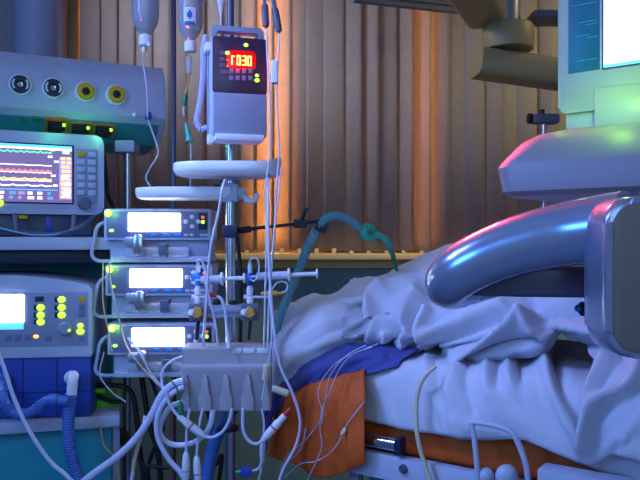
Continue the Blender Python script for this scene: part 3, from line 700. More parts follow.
# ------------------------------------------------------------------ thin stand at px 173 with bottles
X1 = P(173.5, 0, 2.24).x; Y1 = 2.24
s2 = thing('drip_stand', 'thin dark blue drip stand pole behind the hanging infusion bottles', 'stand', (X1, Y1, 0))
bm = B(); cyl(bm, (X1, Y1, .05), (X1, Y1, 2.25), .0085, 18); part('pole', bm, 'navyglossy', s2, True)
bm = B(); lathe(bm, [(.0, 0), (.09, 0), (.09, .015), (.03, .04), (.02, .08), (0, .08)], (X1, Y1, 0), (0, 0, 1), 32); part('base', bm, 'grey3', s2, True)
bm = B(); tube(bm, [(X1-.1, Y1-.24, 2.24), (X1, Y1, 2.245), (X1+.12, Y1-.24, 2.24)], .005, 20, 8); part('hanger_bar', bm, 'steel', s2, True)
def bottle(lab, px, pyb, Y, rpx, label_):
    c = P(px, pyb, Y); r = rpx*Y/F; t = thing('infusion_bottle', lab, 'bottle', c)
    H = 2.06-c.z
    pr = [(0, 0), (r*.40, 0), (r*.42, .014), (r*.62, .022), (r*.9, .042), (r, .065), (r, H-.04), (r*.85, H-.01), (r*.3, H), (0, H)]
    bm = B(); lathe(bm, pr, c+Vector((0, 0, .022)), (0, 0, 1), 32); part('bottle_body', bm, 'clear', t, True)
    pr = [(0, .02), (r*.55, .026), (r*.85, .046), (r*.93, .067), (r*.93, H*.55), (0, H*.55)]
    bm = B(); lathe(bm, pr, c+Vector((0, 0, .022)), (0, 0, 1), 32); part('fluid', bm, 'fluid', t, True)
    bm = B(); lathe(bm, [(0, -.0), (r*.45, 0), (r*.5, .004), (r*.5, .026), (r*.42, .030), (0, .03)], c, (0, 0, 1), 20); part('cap', bm, 'white', t, True)
    bm = B(); tube(bm, [c+Vector((0, 0, H+.01)), c+Vector((-.01, 0, H+.06)), c+Vector((0, .0, 2.245-c.z)), c+Vector((.008, 0, H+.06)), c+Vector((.004, 0, H+.01))], .0018, 24, 6); part('hanging_strap', bm, 'white', t, True)
    if label_:
        n = 12; bm = B(); z0, z1 = P(0, 27, Y).z, P(0, 11, Y).z; lo = []; hi = []
        for k in range(n+1):
            a = -PI/2-.35+.95*k/n; q = Vector((math.cos(a), math.sin(a), 0))*(r+.0006)
            lo.append(bm.verts.new(Vector((c.x, c.y, z0))+q)); hi.append(bm.verts.new(Vector((c.x, c.y, z1))+q))
        for k in range(n): bm.faces.new((lo[k], lo[k+1], hi[k+1], hi[k]))
        lb = part('paper_label', bm, 'label', t, True); bm = B()
        for (a0, a1, y0, y1) in ((-.3, .5, 28, 25), (-.1, .3, 21, 16), (.05, .2, 23, 14)):
            l2 = []; h2 = []
            for k in range(5):
                a = -PI/2+a0+(a1-a0)*k/4; q = Vector((math.cos(a), math.sin(a), 0))*(r+.0012)
                l2.append(bm.verts.new(Vector((c.x, c.y, P(0, y0, Y).z))+q)); h2.append(bm.verts.new(Vector((c.x, c.y, P(0, y1, Y).z))+q))
            for k in range(4): bm.faces.new((l2[k], l2[k+1], h2[k+1], h2[k]))
        part('blue_print', bm, 'labelb', lb, True)
    return t, c
t, c = bottle('clear infusion bottle hanging upside down above the right end of the supply unit', 145.5, 46, 2.0, 13.5, False)
bm = B(); lathe(bm, [(.0, 0), (.004, 0), (.0065, .005), (.0065, .012), (.003, .018)], P(144, 52, 2.0), (0, 0, 1), 12); lathe(bm, [(.0, 0), (.006, 0), (.006, .012), (0, .014)], P(149, 46.5, 1.99), (0, 0, 1), 10); part('spike', bm, 'white', t, True)
bm = px_tube([(143.5, 52), (143, 60), (145, 75), (147, 92), (147.5, 117)], 2.0, .7); part('drip_line', bm, 'line', t, True)
t, c = bottle('clear infusion bottle with a blue and white label hanging beside the thin pole', 190.5, 52, 2.0, 12.5, True)
bm = B(); lathe(bm, [(.0, 0), (.006, .004), (.009, .02), (.009, .05), (.005, .056), (0, .056)], P(189, 76, 2.0), (0, 0, 1), 14); part('drip_chamber', bm, 'clear', t, True)
bm = px_tube([(189, 73), (188, 82), (186, 92), (184, 105)], 2.0, 1.0); part('drip_line', bm, 'copper', t, True)
bm = B(); lathe(bm, [(.003, 0), (.007, .006), (.007, .022), (.003, .034)], P(184, 106, 2.0), (.12, 0, 1), 12); part('spike', bm, 'green', t, True)
bm = px_tube([(184, 105), (183.5, 113), (186, 120), (188, 128), (191, 150), (190, 190, 2.06)], 2.0, .7); part('lower_line', bm, 'line', t, True)
t2 = thing('roller_clamp', 'small pale green roller clamp hanging on a drip line left of the pump', 'clamp', P(188, 140, 1.99))
bm = B(); p = P(189.5, 141, 1.99); lathe(bm, [(.011, 0), (.011, .006), (.008, .012), (.007, .04), (.004, .05), (0, .05)], p, (-.18, 0, 1), 14); part('clamp_body', bm, 'filt', t2, True)
bm = B(); lathe(bm, [(.0025, 0), (.002, .02)], p+Vector((-.009, 0, .05)), (-.3, 0, 1), 8); part('tip', bm, 'red', t2, True)
for k, (px0, py0, px1, py1, lab) in enumerate(((264, -6, 266, 27, 'left grey drip chamber of the pair hanging right of the infusion pump'), (273, -2, 279, 32, 'right grey drip chamber of the pair, tilted, right of the infusion pump'))):
    t = thing('drip_chamber', lab, 'drip chamber', P(px1, py1, 1.9)); a, b = P(px1, py1, 1.9), P(px0, py0, 1.9); L = (b-a).length
    bm = B(); lathe(bm, [(.002, -.008), (.003, -.002), (.0085, .002), (.0095, .01), (.0095, L*.62), (.008, L*.68), (.005, L*.7), (.005, L)], a, b-a, 16); part('chamber', bm, 'grey3', t, True)
    hk = Vector((X0+.122, Y0, 2.245))
    bm = B(); tube(bm, [b, b+(hk-b)*.5+Vector((.01, 0, 0)), hk], .002, 10, 6); part('upper_line', bm, 'line', t, True)
    pa = [(266.5, 29), (267.5, 60), (270, 100), (270, 150), (266, 185), (266.5, 240), (265, 300), (264, 348)] if k == 0 else [(279.5, 34), (278, 60), (277, 100), (279, 150), (277, 180), (274, 240), (269, 300), (268, 348)]
    bm = px_tube(pa, 1.78, .9, 60); part('lower_line', bm, 'line', t, True)
t = thing('drip_chamber', 'short clear drip chamber hanging at the top just left of the stand pole', 'drip chamber', P(221, 8, 1.97))
bm = B(); lathe(bm, [(.002, -.06), (.003, -.03), (.006, -.02), (.009, 0), (.012, .004), (.012, .012), (.009, .016), (.009, .1)], P(221, 4, 1.97), (0, 0, 1), 14); part('chamber', bm, 'white', t, True)
bm = B(); tube(bm, [P(221, 4, 1.97)+Vector((0, 0, .1)), P(221, 4, 1.97)+Vector((-.06, 0, .17)), Vector((X0-.122, Y0, 2.245))], .002, 12, 6); part('upper_line', bm, 'line', t, True)
bm = B(); rbox(bm, P(271, 0, 1.77).x, P(278, 0, 1.77).x, 1.765, 1.785, P(0, 83, 1.77).z, P(0, 60, 1.77).z, .004); t = single('flow_clamp', bm, 'white', 'white flow clamp on the drip lines right of the infusion pump', 'clamp')

# more lines from tray down
bm = px_tube([(225, 180, 1.8), (222, 190), (218, 215), (212, 240), (209, 262), (207, 290), (205, 320), (203, 349, 1.82)], 1.78, 1.4, 60); single('infusion_line', bm, 'line', 'white infusion line falling from the upper tray past the pumps to the box', 'tube')
bm = px_tube([(281, 168, 1.82), (279, 190), (274, 235), (270, 290), (272, 335), (268, 365), (262, 400)], 1.76, .9, 60); single('infusion_line', bm, 'line', 'white infusion line falling from the raised right lip of the upper tray', 'tube')
bm = px_tube([(268, 178, 1.8), (268, 210), (269, 260), (273, 320), (280, 365), (292, 392), (300, 420), (296, 445), (283, 470), (276, 492)], 1.74, 1.4, 80); single('infusion_line', bm, 'cable', 'long pale line curving down in front of the orange cloth', 'tube')
bm = px_tube([(109, 262, 1.95), (111, 285), (118, 315), (126, 345), (140, 365), (158, 385)], 1.95, .9, 40); single('infusion_line', bm, 'beigecable', 'thin line slanting across the left ends of the syringe pumps', 'tube')
bm = px_tube([(103, 262, 1.95), (103, 300), (108, 330), (112, 352)], 1.94, .7, 40); single('infusion_line', bm, 'beigecable', 'thin pale line down beside the pump grip handles', 'tube')

# ------------------------------------------------------------------ holder arm, breathing tube with filter
ha = thing('holder_arm', 'dark jointed holder arm reaching from the stand pole to the breathing tube', 'holder arm', Vector((X0, Y0, P(0, 231, 1.93).z)))
bm = B(); cyl(bm, P(231, 231, 1.93), P(319, 221.5, 2.06), .0048, 12); part('rod', bm, 'blackblue', ha, True)
bm = B(); cyl(bm, P(239, 230.5, 1.93), P(251, 229, 1.95), .009, 12, .003); part('sleeve', bm, 'black', ha, True)
bm = B(); rbox(bm, X0-.02, X0+.02, Y0-.022, Y0+.022, P(0, 238, 1.93).z, P(0, 225, 1.93).z, .005); part('pole_clamp', bm, 'blackblue', ha, True)
c = P(300.5, 223.5, 2.03); bm = B(); rbox(bm, c.x-.02, c.x+.018, c.y-.016, c.y+.016, c.z-.012, c.z+.012, .004); kb = part('joint', bm, 'black', ha, True)
bm = B(); tube(bm, [c+Vector((0, -.012, .005)), c+Vector((.008, -.016, .022)), c+Vector((.018, -.016, .044))], .0045, 8, 8); part('wing_lever', bm, 'black', kb, True)
c = P(322, 226, 2.07); mt = Matrix.Translation(c) @ Matrix.Rotation(.45, 4, 'Y')
bm = B(); rbox(bm, -.017, .017, -.02, .02, -.017, .017, .004, 2, mt); part('tube_clip', bm, 'blackblue', ha, True)
bt2 = thing('breathing_tube', 'turquoise breathing tube with a round filter reaching down to the pillow', 'tube', P(290, 300, 2.15))
bm = B(); tube(bm, [P(268, 370, 2.26), P(279, 320, 2.2), P(293, 285, 2.15), P(306, 252, 2.1), P(316, 231, 2.07), P(328, 217.5, 2.05), P(341, 216.5, 2.05), P(352, 222, 2.05), P(360, 229, 2.05)], corr(.0128, .0012, 70), 300, 14); part('hose', bm, 'greenhose', bt2, True)
ax = (P(395, 257, 2.05)-P(358, 226, 2.05)).normalized(); c = P(368, 232, 2.05)
bm = B(); lathe(bm, [(0, -.014), (.012, -.014), (.02, -.009), (.026, -.002), (.026, .002), (.02, .009), (.012, .014), (0, .014)], c, (.35, -1, .1), 28); part('filter', bm, 'filt', bt2, True)
bm = B(); lathe(bm, [(.009, -.004), (.009, .004), (0, .004)], c+Vector((.006, -.016, -.001)), (.35, -1, .1), 16); part('filter_port', bm, 'green', bt2, True)
bm = B(); tube(bm, [P(373, 234, 2.05), P(380, 236, 2.05), P(386, 240, 2.06), P(390, 247, 2.08), P(391.5, 252, 2.1)], lambda t: .011-.0035*t+.0015*math.sin(t*20), 40, 12); part('connector', bm, 'filt', bt2, True)
bm = B(); tube(bm, [P(391, 249, 2.09), P(393, 256, 2.12), P(396, 268, 2.16), P(399, 280, 2.2)], lambda t: .0085-.005*t, 20, 10); part('tip', bm, 'green', bt2, True, label='dark green tip')

# ------------------------------------------------------------------ bed
def Yn(px): return 2.852/((px-320)/F+1.4386)
A0 = Vector((.119, 1.9, 0)); E1 = Vector((.8211, -.5708, 0)); E2 = Vector((.5708, .8211, 0))
bed_a = math.atan2(E1.y, E1.x)
bd = thing('hospital_bed', 'hospital bed frame with pale grey side rails under the sheets', 'bed', A0, bed_a)
zr = .768
bm = B(); rbox(bm, -.16, 1.9, -.075, -.045, zr-.062, zr, .005); part('side_rail', bm, 'grey', bd)
bm = B(); rbox(bm, -.2, 1.9, .9, .93, zr-.062, zr, .005); part('side_rail', bm, 'grey', bd)
bm = B(); rbox(bm, -.2, 1.9, -.045, .9, zr-.05, zr-.02, .004); part('deck', bm, 'grey3', bd)
bm = B(); cyl(bm, (-.05, -.068, .797), (.135, -.068, .797), .0165, 24, .003); tb = part('lift_tube', bm, 'chrome', bd)
bm = B(); rbox(bm, .135, .150, -.086, -.05, .776, .817, .004); part('tube_end', bm, 'blackblue', tb)
for x in (.0, 1.6):
    for y in (.1, .75):
        bm = B(); rbox(bm, x-.03, x+.03, y-.03, y+.03, .08, zr-.05, .004); lg = part('leg', bm, 'grey2', bd)
        bm = B(); lathe(bm, [(0, -.02), (.06, -.02), (.065, -.012), (.065, .012), (.06, .02), (0, .02)], (x, y, .066), (0, 1, 0), 24); part('castor', bm, 'black', lg)
bm = B(); rbox(bm, -.2, 1.8, .1, .8, .35, .42, .01); part('undercarriage', bm, 'blackblue', bd)
for k, x in enumerate((-.02, .045, .14, .2, .30)):
    bm = B(); rbox(bm, x, x+.028, -.05, -.02, zr-.2-.03*(k % 2), zr-.055, .005); part('bracket', bm, 'grey3' if k % 2 else 'grey2', bd)
bm = B(); lathe(bm, [(.011, 0), (.011, .006), (.008, .009), (0, .009)], (.155, -.075, zr-.024), (0, -1, 0)); part('rail_knob', bm, 'navyglossy', bd)
def bedP(px, py, off): return P(px, py, Yn(px)+off)
bm = B(); tube(bm, [bedP(478, 490, -.10), bedP(477, 465, -.10), bedP(474.5, 440, -.10), bedP(472, 424, -.10), bedP(474, 422, -.10), bedP(490, 424.5, -.10), bedP(506, 429, -.10), bedP(514, 435, -.1), bedP(522, 452, -.1), bedP(527, 470, -.1), bedP(528.5, 492, -.1)], .0065, 90, 10); part('grab_loop', bm, 'grey', bd, True)
for px, r in ((486, .02), (507, .026)):
    p = bedP(px, 476, -.085); bm = B(); ball(bm, p, r, 1, .8, 1.0); part('knob', bm, 'grey', bd, True)
bm = B(); rbox(bm, .50, .9, -.135, -.075, .755, .822, .006); part('rail_bracket', bm, 'grey', bd)
# mattress
mt_ = thing('mattress', 'rust orange mattress showing below the white sheet along the bed rail', 'mattress', A0, bed_a)
bm = B(); rbox(bm, -.24, 1.88, -.01, .88, zr-.018, .95, .03, 4); part('mattress_body', bm, 'rust', mt_)

def cloth(name, rows, ridges, m, label, cat, nx=150, ny=70, noi=.004, ns=9., seed=0, thick=.004, amp=1.5, wr=(35, .004, .16, .035)):
    R = [[P(p[0], p[1], Yn(p[0])+p[2]) if len(p) == 3 else Vector(p[1:]) for p in r] for r in rows]
    R = [catmull(r, nx) for r in R]
    V = np.zeros((ny+1, nx+1, 3))
    for j in range(nx+1):
        col = [r[j] for r in R]
        for i, v in enumerate(catmull(col, ny)): V[i, j] = v
    du = np.gradient(V, axis=1); dv = np.gradient(V, axis=0); N = np.cross(du, dv); N /= np.linalg.norm(N, axis=2, keepdims=True)+1e-9
    view = V-np.array(CAM)
    if (N*view).sum(2).mean() > 0: N = -N
    ppx = V[..., 0]/V[..., 1]*F+320; ppy = 240-(V[..., 2]-EZ)/V[..., 1]*F
    disp = np.zeros(ppx.shape)
    ang, wa, wl, ww = wr; ca, sa = math.cos(math.radians(ang)), math.sin(math.radians(ang))
    for poly, a, w in ridges:
        pts = [(p.x, p.y) for p in catmull([Vector((x, y, 0)) for x, y in poly], 14)]; best = np.full(ppx.shape, 1e9); side = np.zeros(ppx.shape)
        for (x0, y0), (x1, y1) in zip(pts, pts[1:]):
            dx, dy = x1-x0, y1-y0; t = np.clip(((ppx-x0)*dx+(ppy-y0)*dy)/(dx*dx+dy*dy+1e-9), 0, 1)
            d2 = (ppx-x0-t*dx)**2+(ppy-y0-t*dy)**2; cr = ((ppx-x0)*dy-(ppy-y0)*dx)/math.hypot(dx, dy)
            side = np.where(d2 < best, cr, side); best = np.minimum(best, d2)
        dd = np.sqrt(best)
        wide = np.where(side > 0, 1.9*w, .75*w) if a > 0 else np.full(ppx.shape, .9*w)   # a fold falls off steeply on one flank
        disp += a*amp*np.exp(-(dd/wide)**1.3)
    for i in range(ny+1):
        for j in range(nx+1):
            v = V[i, j]; 
            hx = v[0]*.82-v[1]*.57; hz = v[2]+.25*v[1]; q1 = (hx*ca+hz*sa)/wl; q2 = (-hx*sa+hz*ca)/ww
            rn = 1-abs(noise.noise(Vector((q1+seed*3.1, q2, seed*1.7))))*2.2; rn2 = 1-abs(noise.noise(Vector((q1*1.7+seed, q2*2.1+4, 7.3))))*2.2
            disp[i, j] += wa*(rn+.45*rn2)
            disp[i, j] += noi*(noise.noise(Vector((v[0]*ns+seed, v[1]*ns, v[2]*ns*.6)))+.5*noise.noise(Vector((v[0]*ns*2.7, v[1]*ns*2.7+seed, v[2]*ns*2))))
    V = V+N*disp[..., None]
    bm = B(); vs = [[bm.verts.new(V[i, j]) for j in range(nx+1)] for i in range(ny+1)]
    for i in range(ny):
        for j in range(nx): bm.faces.new((vs[i][j], vs[i][j+1], vs[i+1][j+1], vs[i+1][j]))
    o = single(name, bm, m, label, cat, ang=3.2)
    s = o.modifiers.new('thick', 'SOLIDIFY'); s.thickness = thick; s.offset = 0
    return o

def bedrow(z, off, pxs):   # row at height z and offset behind near edge
    out = []
    for px in pxs:
        Y = Yn(px)+off; out.append((px, 240-(z-EZ)/Y*F, off))
    return out
PX = [362, 385, 410, 440, 480, 520, 560, 600, 650, 720, 800]
hem = [419, 424, 430, 434, 439, 438, 452, 470, 484, 507, 535]
rows = [bedrow(1.0, .5, PX), bedrow(1.0, .2, PX), bedrow(.992, .03, PX), bedrow(.975, -.02, PX), bedrow(.93, -.045, PX), bedrow(.88, -.05, PX), [(a, b, -.05) for a, b in zip(PX, hem)]]
ridges = [
 ([(455, 371), (450, 385), (452, 410), (458, 432)], .012, 7), ([(468, 366), (466, 385), (475, 410)], -.010, 6),
 ([(487, 364), (486, 378), (490, 395)], .014, 7), ([(497, 370), (497, 385)], -.012, 5),
 ([(507, 361), (508, 376), (514, 390)], .014, 6), ([(519, 368), (522, 382)], -.010, 5),
 ([(537, 355), (545, 372), (556, 395), (570, 418), (583, 436)], .030, 9), ([(553, 352), (556, 372), (565, 395), (580, 418), (590, 432)], -.026, 8),
 ([(400, 362), (396, 390), (398, 418)], .004, 10), ([(425, 362), (430, 390), (442, 415), (448, 430)], .005, 5), ([(436, 366), (441, 390), (450, 412)], -.006, 5),
 ([(470, 425), (500, 436), (540, 446), (580, 458)], .008, 9), ([(470, 405), (520, 420), (560, 440)], .006, 12),
]
cloth('bed_sheet', rows, ridges, 'sheet', 'white sheet hanging over the near edge of the mattress above the bed rail', 'sheet', 190, 70, .003, 8, 3, .004, 1.5, (-62, .004, .2, .06))

# right hanging fold of the cover (near right corner)
rows = [
 [(592, 300, .3), (610, 295, .3), (640, 290, .3), (700, 290, .3)],
 [(588, 348, .06), (606, 344, .06), (640, 342, .06), (710, 345, .06)],
 [(597, 366, -.03), (612, 362, -.03), (645, 362, -.04), (715, 375, -.05)],
 [(588, 392, -.06), (606, 394, -.07), (645, 400, -.08), (720, 415, -.08)],
 [(580, 420, -.08), (602, 422, -.09), (648, 430, -.10), (725, 450, -.1)],
 [(577, 440, -.085), (596, 448, -.095), (640, 450, -.105), (730, 480, -.1)],
 [(577, 455, -.085), (592, 465, -.09), (628, 457, -.10), (735, 500, -.1)]]
ridges = [
 ([(642, 360), (637, 376), (626, 388), (610, 396), (598, 404), (590, 420), (583, 445)], .022, 6), ([(645, 385), (630, 398), (612, 408), (600, 424), (596, 450)], -.014, 9),
 ([(606, 358), (594, 380), (587, 400)], .012, 6), ([(622, 358), (610, 375), (602, 388)], -.012, 7), ([(632, 440), (616, 455), (600, 465)], -.008, 8), ([(640, 420), (625, 440)], .008, 8)]
cloth('bed_cover', rows, ridges, 'blanket', 'white cover corner hanging down over the sheet at the right, below the big handle', 'cover', 90, 80, .004, 9, 11, .004, 1.5, (50, .005, .16, .05))

# upper blanket lump
PXB = [352, 358, 372, 395, 420, 445, 470, 500, 535, 565, 600, 660, 740]
hemB = [322, 340, 347, 354, 358, 365, 367, 362, 356, 350, 346, 346, 350]
topB = [316, 290, 279, 269, 258, 249, 243, 237, 232, 228, 226, 226, 230]
def lerpB(t, off, dxl=0): return [(a, h+(tp-h)*t, off) for a, h, tp in zip(PXB, hemB, topB)]
rows = [lerpB(-.02, .06), lerpB(0.04, .015), lerpB(.2, -.0), lerpB(.42, .03), lerpB(.65, .10), lerpB(.85, .20), lerpB(1, .32), [(a, t+4, .46) for a, t in zip(PXB, topB)], bedrow(1.02, .75, PXB)]
ridges = [
 ([(353, 335), (354, 318), (358, 300), (364, 288), (376, 281)], .016, 6), ([(366, 312), (370, 298), (382, 290)], -.016, 7), ([(359, 340), (364, 322), (374, 310), (384, 303), (390, 309)], .016, 5),
 ([(370, 335), (378, 322), (392, 318)], -.010, 7), ([(390, 350), (392, 338), (398, 330)], .014, 5), ([(383, 344), (384, 334)], -.010, 4), ([(401, 350), (402, 338)], -.010, 4),
 ([(412, 348), (407, 330), (411, 312), (420, 298), (428, 292)], .022, 6), ([(402, 335), (400, 318), (404, 304), (416, 290)], -.020, 7), ([(419, 344), (417, 325), (425, 308)], -.014, 5),
 ([(430, 320), (450, 308), (475, 300)], .010, 8), ([(425, 333), (450, 322), (480, 308), (500, 300)], -.010, 6),
 ([(441, 362), (455, 350), (475, 336), (500, 319), (520, 304), (527, 296)], .020, 6), ([(452, 364), (470, 351), (492, 336), (512, 322), (524, 310)], -.018, 5),
 ([(430, 352), (445, 340), (470, 326), (495, 312)], .012, 5),
 ([(462, 366), (490, 352), (520, 345), (545, 348), (562, 352)], .016, 6), ([(532, 312), (540, 325), (556, 340), (566, 346)], .014, 6), ([(540, 312), (560, 315), (590, 312)], .014, 8), ([(525, 318), (531, 332), (545, 345)], -.014, 6), ([(555, 326), (580, 330), (600, 330)], -.012, 7),
 ([(420, 275), (450, 268), (480, 262)], .008, 9), ([(380, 285), (410, 275), (440, 262)], -.008, 7), ([(432, 365), (426, 352)], .014, 5)]
cloth('blanket', rows, ridges, 'blanket', 'white blanket heaped in deep folds along the bed behind the silver handle', 'blanket', 260, 130, .004, 8, 5, .004, 2.5, (36, .007, .4, .055))

# pillow / white cloth at the head end
rows = [
 [(268, 402, .02), (284, 388, -.02), (304, 370, -.02), (325, 356, .0), (350, 349, .06), (375, 350, .12)],
 [(267, 385, .0), (280, 372, -.03), (300, 357, -.03), (322, 344, -.01), (348, 336, .06), (376, 338, .13)],
 [(270, 360, .04), (282, 350, .0), (300, 338, -.0), (322, 328, .02), (346, 322, .09), (374, 320, .16)],
 [(276, 342, .1), (287, 333, .07), (302, 322, .07), (324, 313, .08), (346, 308, .13), (372, 306, .2)],
 [(284, 334, .2), (294, 323, .18), (308, 313, .16), (327, 305, .16), (347, 301, .16), (372, 296, .16)],
 [(286, 338, .3), (296, 330, .3), (312, 322, .3), (330, 315, .3), (350, 310, .3), (376, 305, .3)]]
ridges = [([(296, 345), (315, 330), (340, 322)], .010, 7), ([(285, 372), (300, 356), (330, 342), (352, 340)], .008, 5), ([(310, 346), (330, 334), (350, 330)], -.008, 6), ([(325, 318), (345, 312)], .008, 6), ([(290, 358), (292, 352)], .008, 5)]
cloth('pillow', rows, ridges, 'sheet', 'white pillow end on the bed at left, above the dark blue cloth', 'pillow', 120, 80, .005, 10, 21, .004, 1.4, (30, .005, .15, .045))
rows = [
 [(268, 335, .22), (285, 330, .2), (310, 318, .2), (335, 310, .2), (362, 306, .2), (390, 300, .2)],
 [(270, 318, .26), (288, 310, .25), (310, 303, .25), (332, 299, .25), (358, 290, .25), (392, 285, .25)],
 [(275, 312, .34), (292, 302, .33), (312, 293, .33), (332, 290, .33), (347, 278, .33), (358, 277, .33), (394, 274, .33)],
 [(278, 322, .5), (298, 318, .5), (316, 312, .5), (334, 308, .5), (362, 300, .5), (396, 296, .5)]]
ridges = [([(298, 320), (316, 306), (330, 292), (345, 281)], .012, 6), ([(312, 312), (335, 298)], -.012, 6), ([(345, 300), (352, 282)], .008, 5)]
cloth('pillow', rows, ridges, 'blanket', 'shaded grey pillow standing behind the white pillow end, next to the wall', 'pillow', 100, 60, .006, 10, 31, .004, 1.4, (45, .006, .15, .05))

# dark blue cloth
rows = [
 [(266, 400, .06), (286, 384, .02), (306, 366, .02), (328, 352, .03), (360, 348, .04), (400, 348, .05), (420, 348, .05)],
 [(263, 412, .0), (284, 394, -.05), (306, 376, -.06), (330, 363, -.05), (360, 357, -.03), (396, 356, -.0), (414, 354, .01)],
 [(263, 420, -.0), (282, 402, -.065), (306, 386, -.075), (330, 374, -.07), (358, 366, -.05), (386, 362, -.03), (404, 360, -.01)],
 [(264, 430, .0), (281, 408, -.07), (304, 394, -.085), (330, 385, -.08), (352, 378, -.07), (378, 372, -.055), (398, 368, -.035)]]
ridges = [([(290, 392), (320, 372), (350, 362), (385, 360)], .010, 5), ([(300, 395), (330, 380), (360, 372)], -.008, 4), ([(310, 372), (335, 358), (370, 352)], .008, 5), ([(275, 405), (290, 385)], .006, 5)]
cloth('blue_cloth', rows, ridges, 'navy', 'dark blue cloth tucked between the white pillow and the orange cover', 'cloth', 120, 50, .004, 14, 41, .004, 1.2, (35, .005, .12, .025))
rows = [[(281, 384, .03), (277, 400, .02)], [(275, 395, .02), (271, 430, .02)], [(268, 410, .03), (266, 455, .03)], [(268, 420, .14), (268, 470, .14)]]
# orange cloth
rows = [
 [(284, 374, .12), (300, 371, .12), (325, 367, .12), (345, 364, .12), (372, 360, .12)],
 [(280, 394, -.015), (298, 387, -.05), (322, 380, -.055), (344, 374, -.055), (366, 370, -.05)],
 [(277, 410, -.02), (296, 402, -.11), (321, 396, -.105), (344, 392, -.105), (366, 388, -.105)],
 [(274, 430, -.02), (295, 425, -.105), (320, 425, -.12), (344, 420, -.12), (366, 416, -.115)],
 [(270, 448, -.02), (294, 452, -.105), (320, 462, -.12), (344, 458, -.12), (366, 448, -.115)],
 [(269, 456, -.02), (293, 463, -.105), (318, 476, -.11), (344, 472, -.11), (366, 461, -.105)]]
ridges = [([(290, 395), (288, 425), (280, 450)], .010, 5), ([(300, 392), (302, 420), (296, 455)], -.008, 6), ([(318, 392), (316, 425), (310, 460)], .010, 6), ([(335, 385), (334, 420), (330, 465)], -.006, 7), ([(352, 385), (352, 420), (354, 460)], .006, 7)]
cloth('orange_cloth', rows, ridges, 'orange', 'bright orange cloth hanging over the left end of the bed side', 'cloth', 100, 80, .004, 12, 51, .003, 1.0, (88, .004, .2, .035))
rows = [[(290, 392, .02), (282, 386, .10), (278, 382, .2)], [(276, 405, .0), (271, 402, .08), (270, 398, .2)], [(271, 430, .0), (267, 428, .08), (268, 425, .2)], [(267, 452, .0), (264, 450, .08), (266, 448, .2)]]
cloth('blue_cloth', rows, [], 'navy', 'dark blue cloth strip hanging at the bed end left of the orange cloth', 'cloth', 30, 40, .004, 12, 61, .003)

# fine lines over the blue and orange cloth
def fine(path, off, lab, r=.5, m='line', name='infusion_line'):
    pts = [P(a, b, Yn(a)+off) for a, b in path]
    bm = B(); tube(bm, pts, r*1.9/F, 50, 6); return single(name, bm, m, lab, 'tube')
fine([(378, 344), (362, 350), (348, 358), (338, 372), (330, 390), (322, 410), (320, 430), (322, 445), (316, 462), (306, 482)], -.145, 'thin clear line over the blue cloth, longest down the middle of the orange cloth')
fine([(372, 347), (352, 354), (335, 364), (322, 380), (318, 395), (322, 415), (312, 432), (300, 445), (288, 455), (280, 470)], -.15, 'thin clear line branching left across the orange cloth to its lower corner')
fine([(366, 345), (346, 356), (330, 376), (325, 400), (321, 424)], -.155, 'thin clear line ending halfway down the orange cloth')
fine([(364, 402), (356, 412), (350, 420), (345, 428)], -.14, 'short thin line at the right edge of the orange cloth')
fine([(343, 433), (336, 446), (326, 456), (314, 462), (300, 464), (284, 478)], -.15, 'thin line running below the small white plug on the orange cloth')
fine([(306, 428), (302, 446), (296, 455), (286, 462)], -.155, 'short forked line near the lower left of the orange cloth')
p = P(345.5, 428, Yn(345)-.14); bm = B(); lathe(bm, [(.002, 0), (.005, .004), (.005, .014), (.0025, .02)], p, (-.6, 0, -1), 10); single('line_plug', bm, 'white', 'small white plug on a thin line in front of the orange cloth', 'plug')
# beige tube in front of the sheet
bm = B(); tube(bm, [bedP(436, 366, -.07), bedP(427, 374, -.08), bedP(420, 386, -.085), bedP(416.5, 402, -.09), bedP(416, 420, -.1), bedP(418, 440, -.11), bedP(424, 462, -.11), bedP(434, 492, -.11)], lambda t: .0042+.0012*min(1, t*4), 60, 10); single('drain_tube', bm, 'beigecable', 'beige tube curving down in front of the white sheet and bed rail', 'tube')

# ------------------------------------------------------------------ cables lower left
def cab(path, Y, r, m, lab, name='cable', cat='cable', n=60):
    bm = px_tube(path, Y, r, n, 10); return single(name, bm, m, lab, cat)
cab([(-8, 340), (2, 362), (14, 398), (30, 432), (50, 461), (68, 477), (90, 500)], 1.8, 2.1, 'cable', 'long pale cable hanging in front of the breathing machine at far left')
cab([(184, 381), (172, 385), (161, 396), (152, 414), (138, 436), (118, 456), (96, 472), (70, 492)], 1.78, 3.6, 'cable', 'thickest pale cable sweeping from the grey box down to the lower left')
cab([(184, 387), (174, 392), (163, 404), (157, 420), (158, 438), (168, 458), (182, 475), (190, 495)], 1.77, 2.6, 'cable', 'pale cable dropping straight from the left side of the grey box')
cab([(186, 402), (172, 406), (163, 418), (160, 432), (168, 443), (184, 445), (200, 439), (210, 426), (213, 410)], 1.79, 2.8, 'cable', 'pale cable coiled in a loop under the left corner of the grey box')
cab([(184, 356, 1.84), (172, 361), (163, 370), (162, 384), (166, 394, 1.78)], 1.81, 1.4, 'cable', 'short pale cable from the upper left edge of the grey box to the thick cable')
cab([(128, 338, 1.9), (140, 352), (150, 372), (162, 388), (170, 402)], 1.84, 1.3, 'line', 'thin clear line from the lowest syringe pump to the cable bundle')
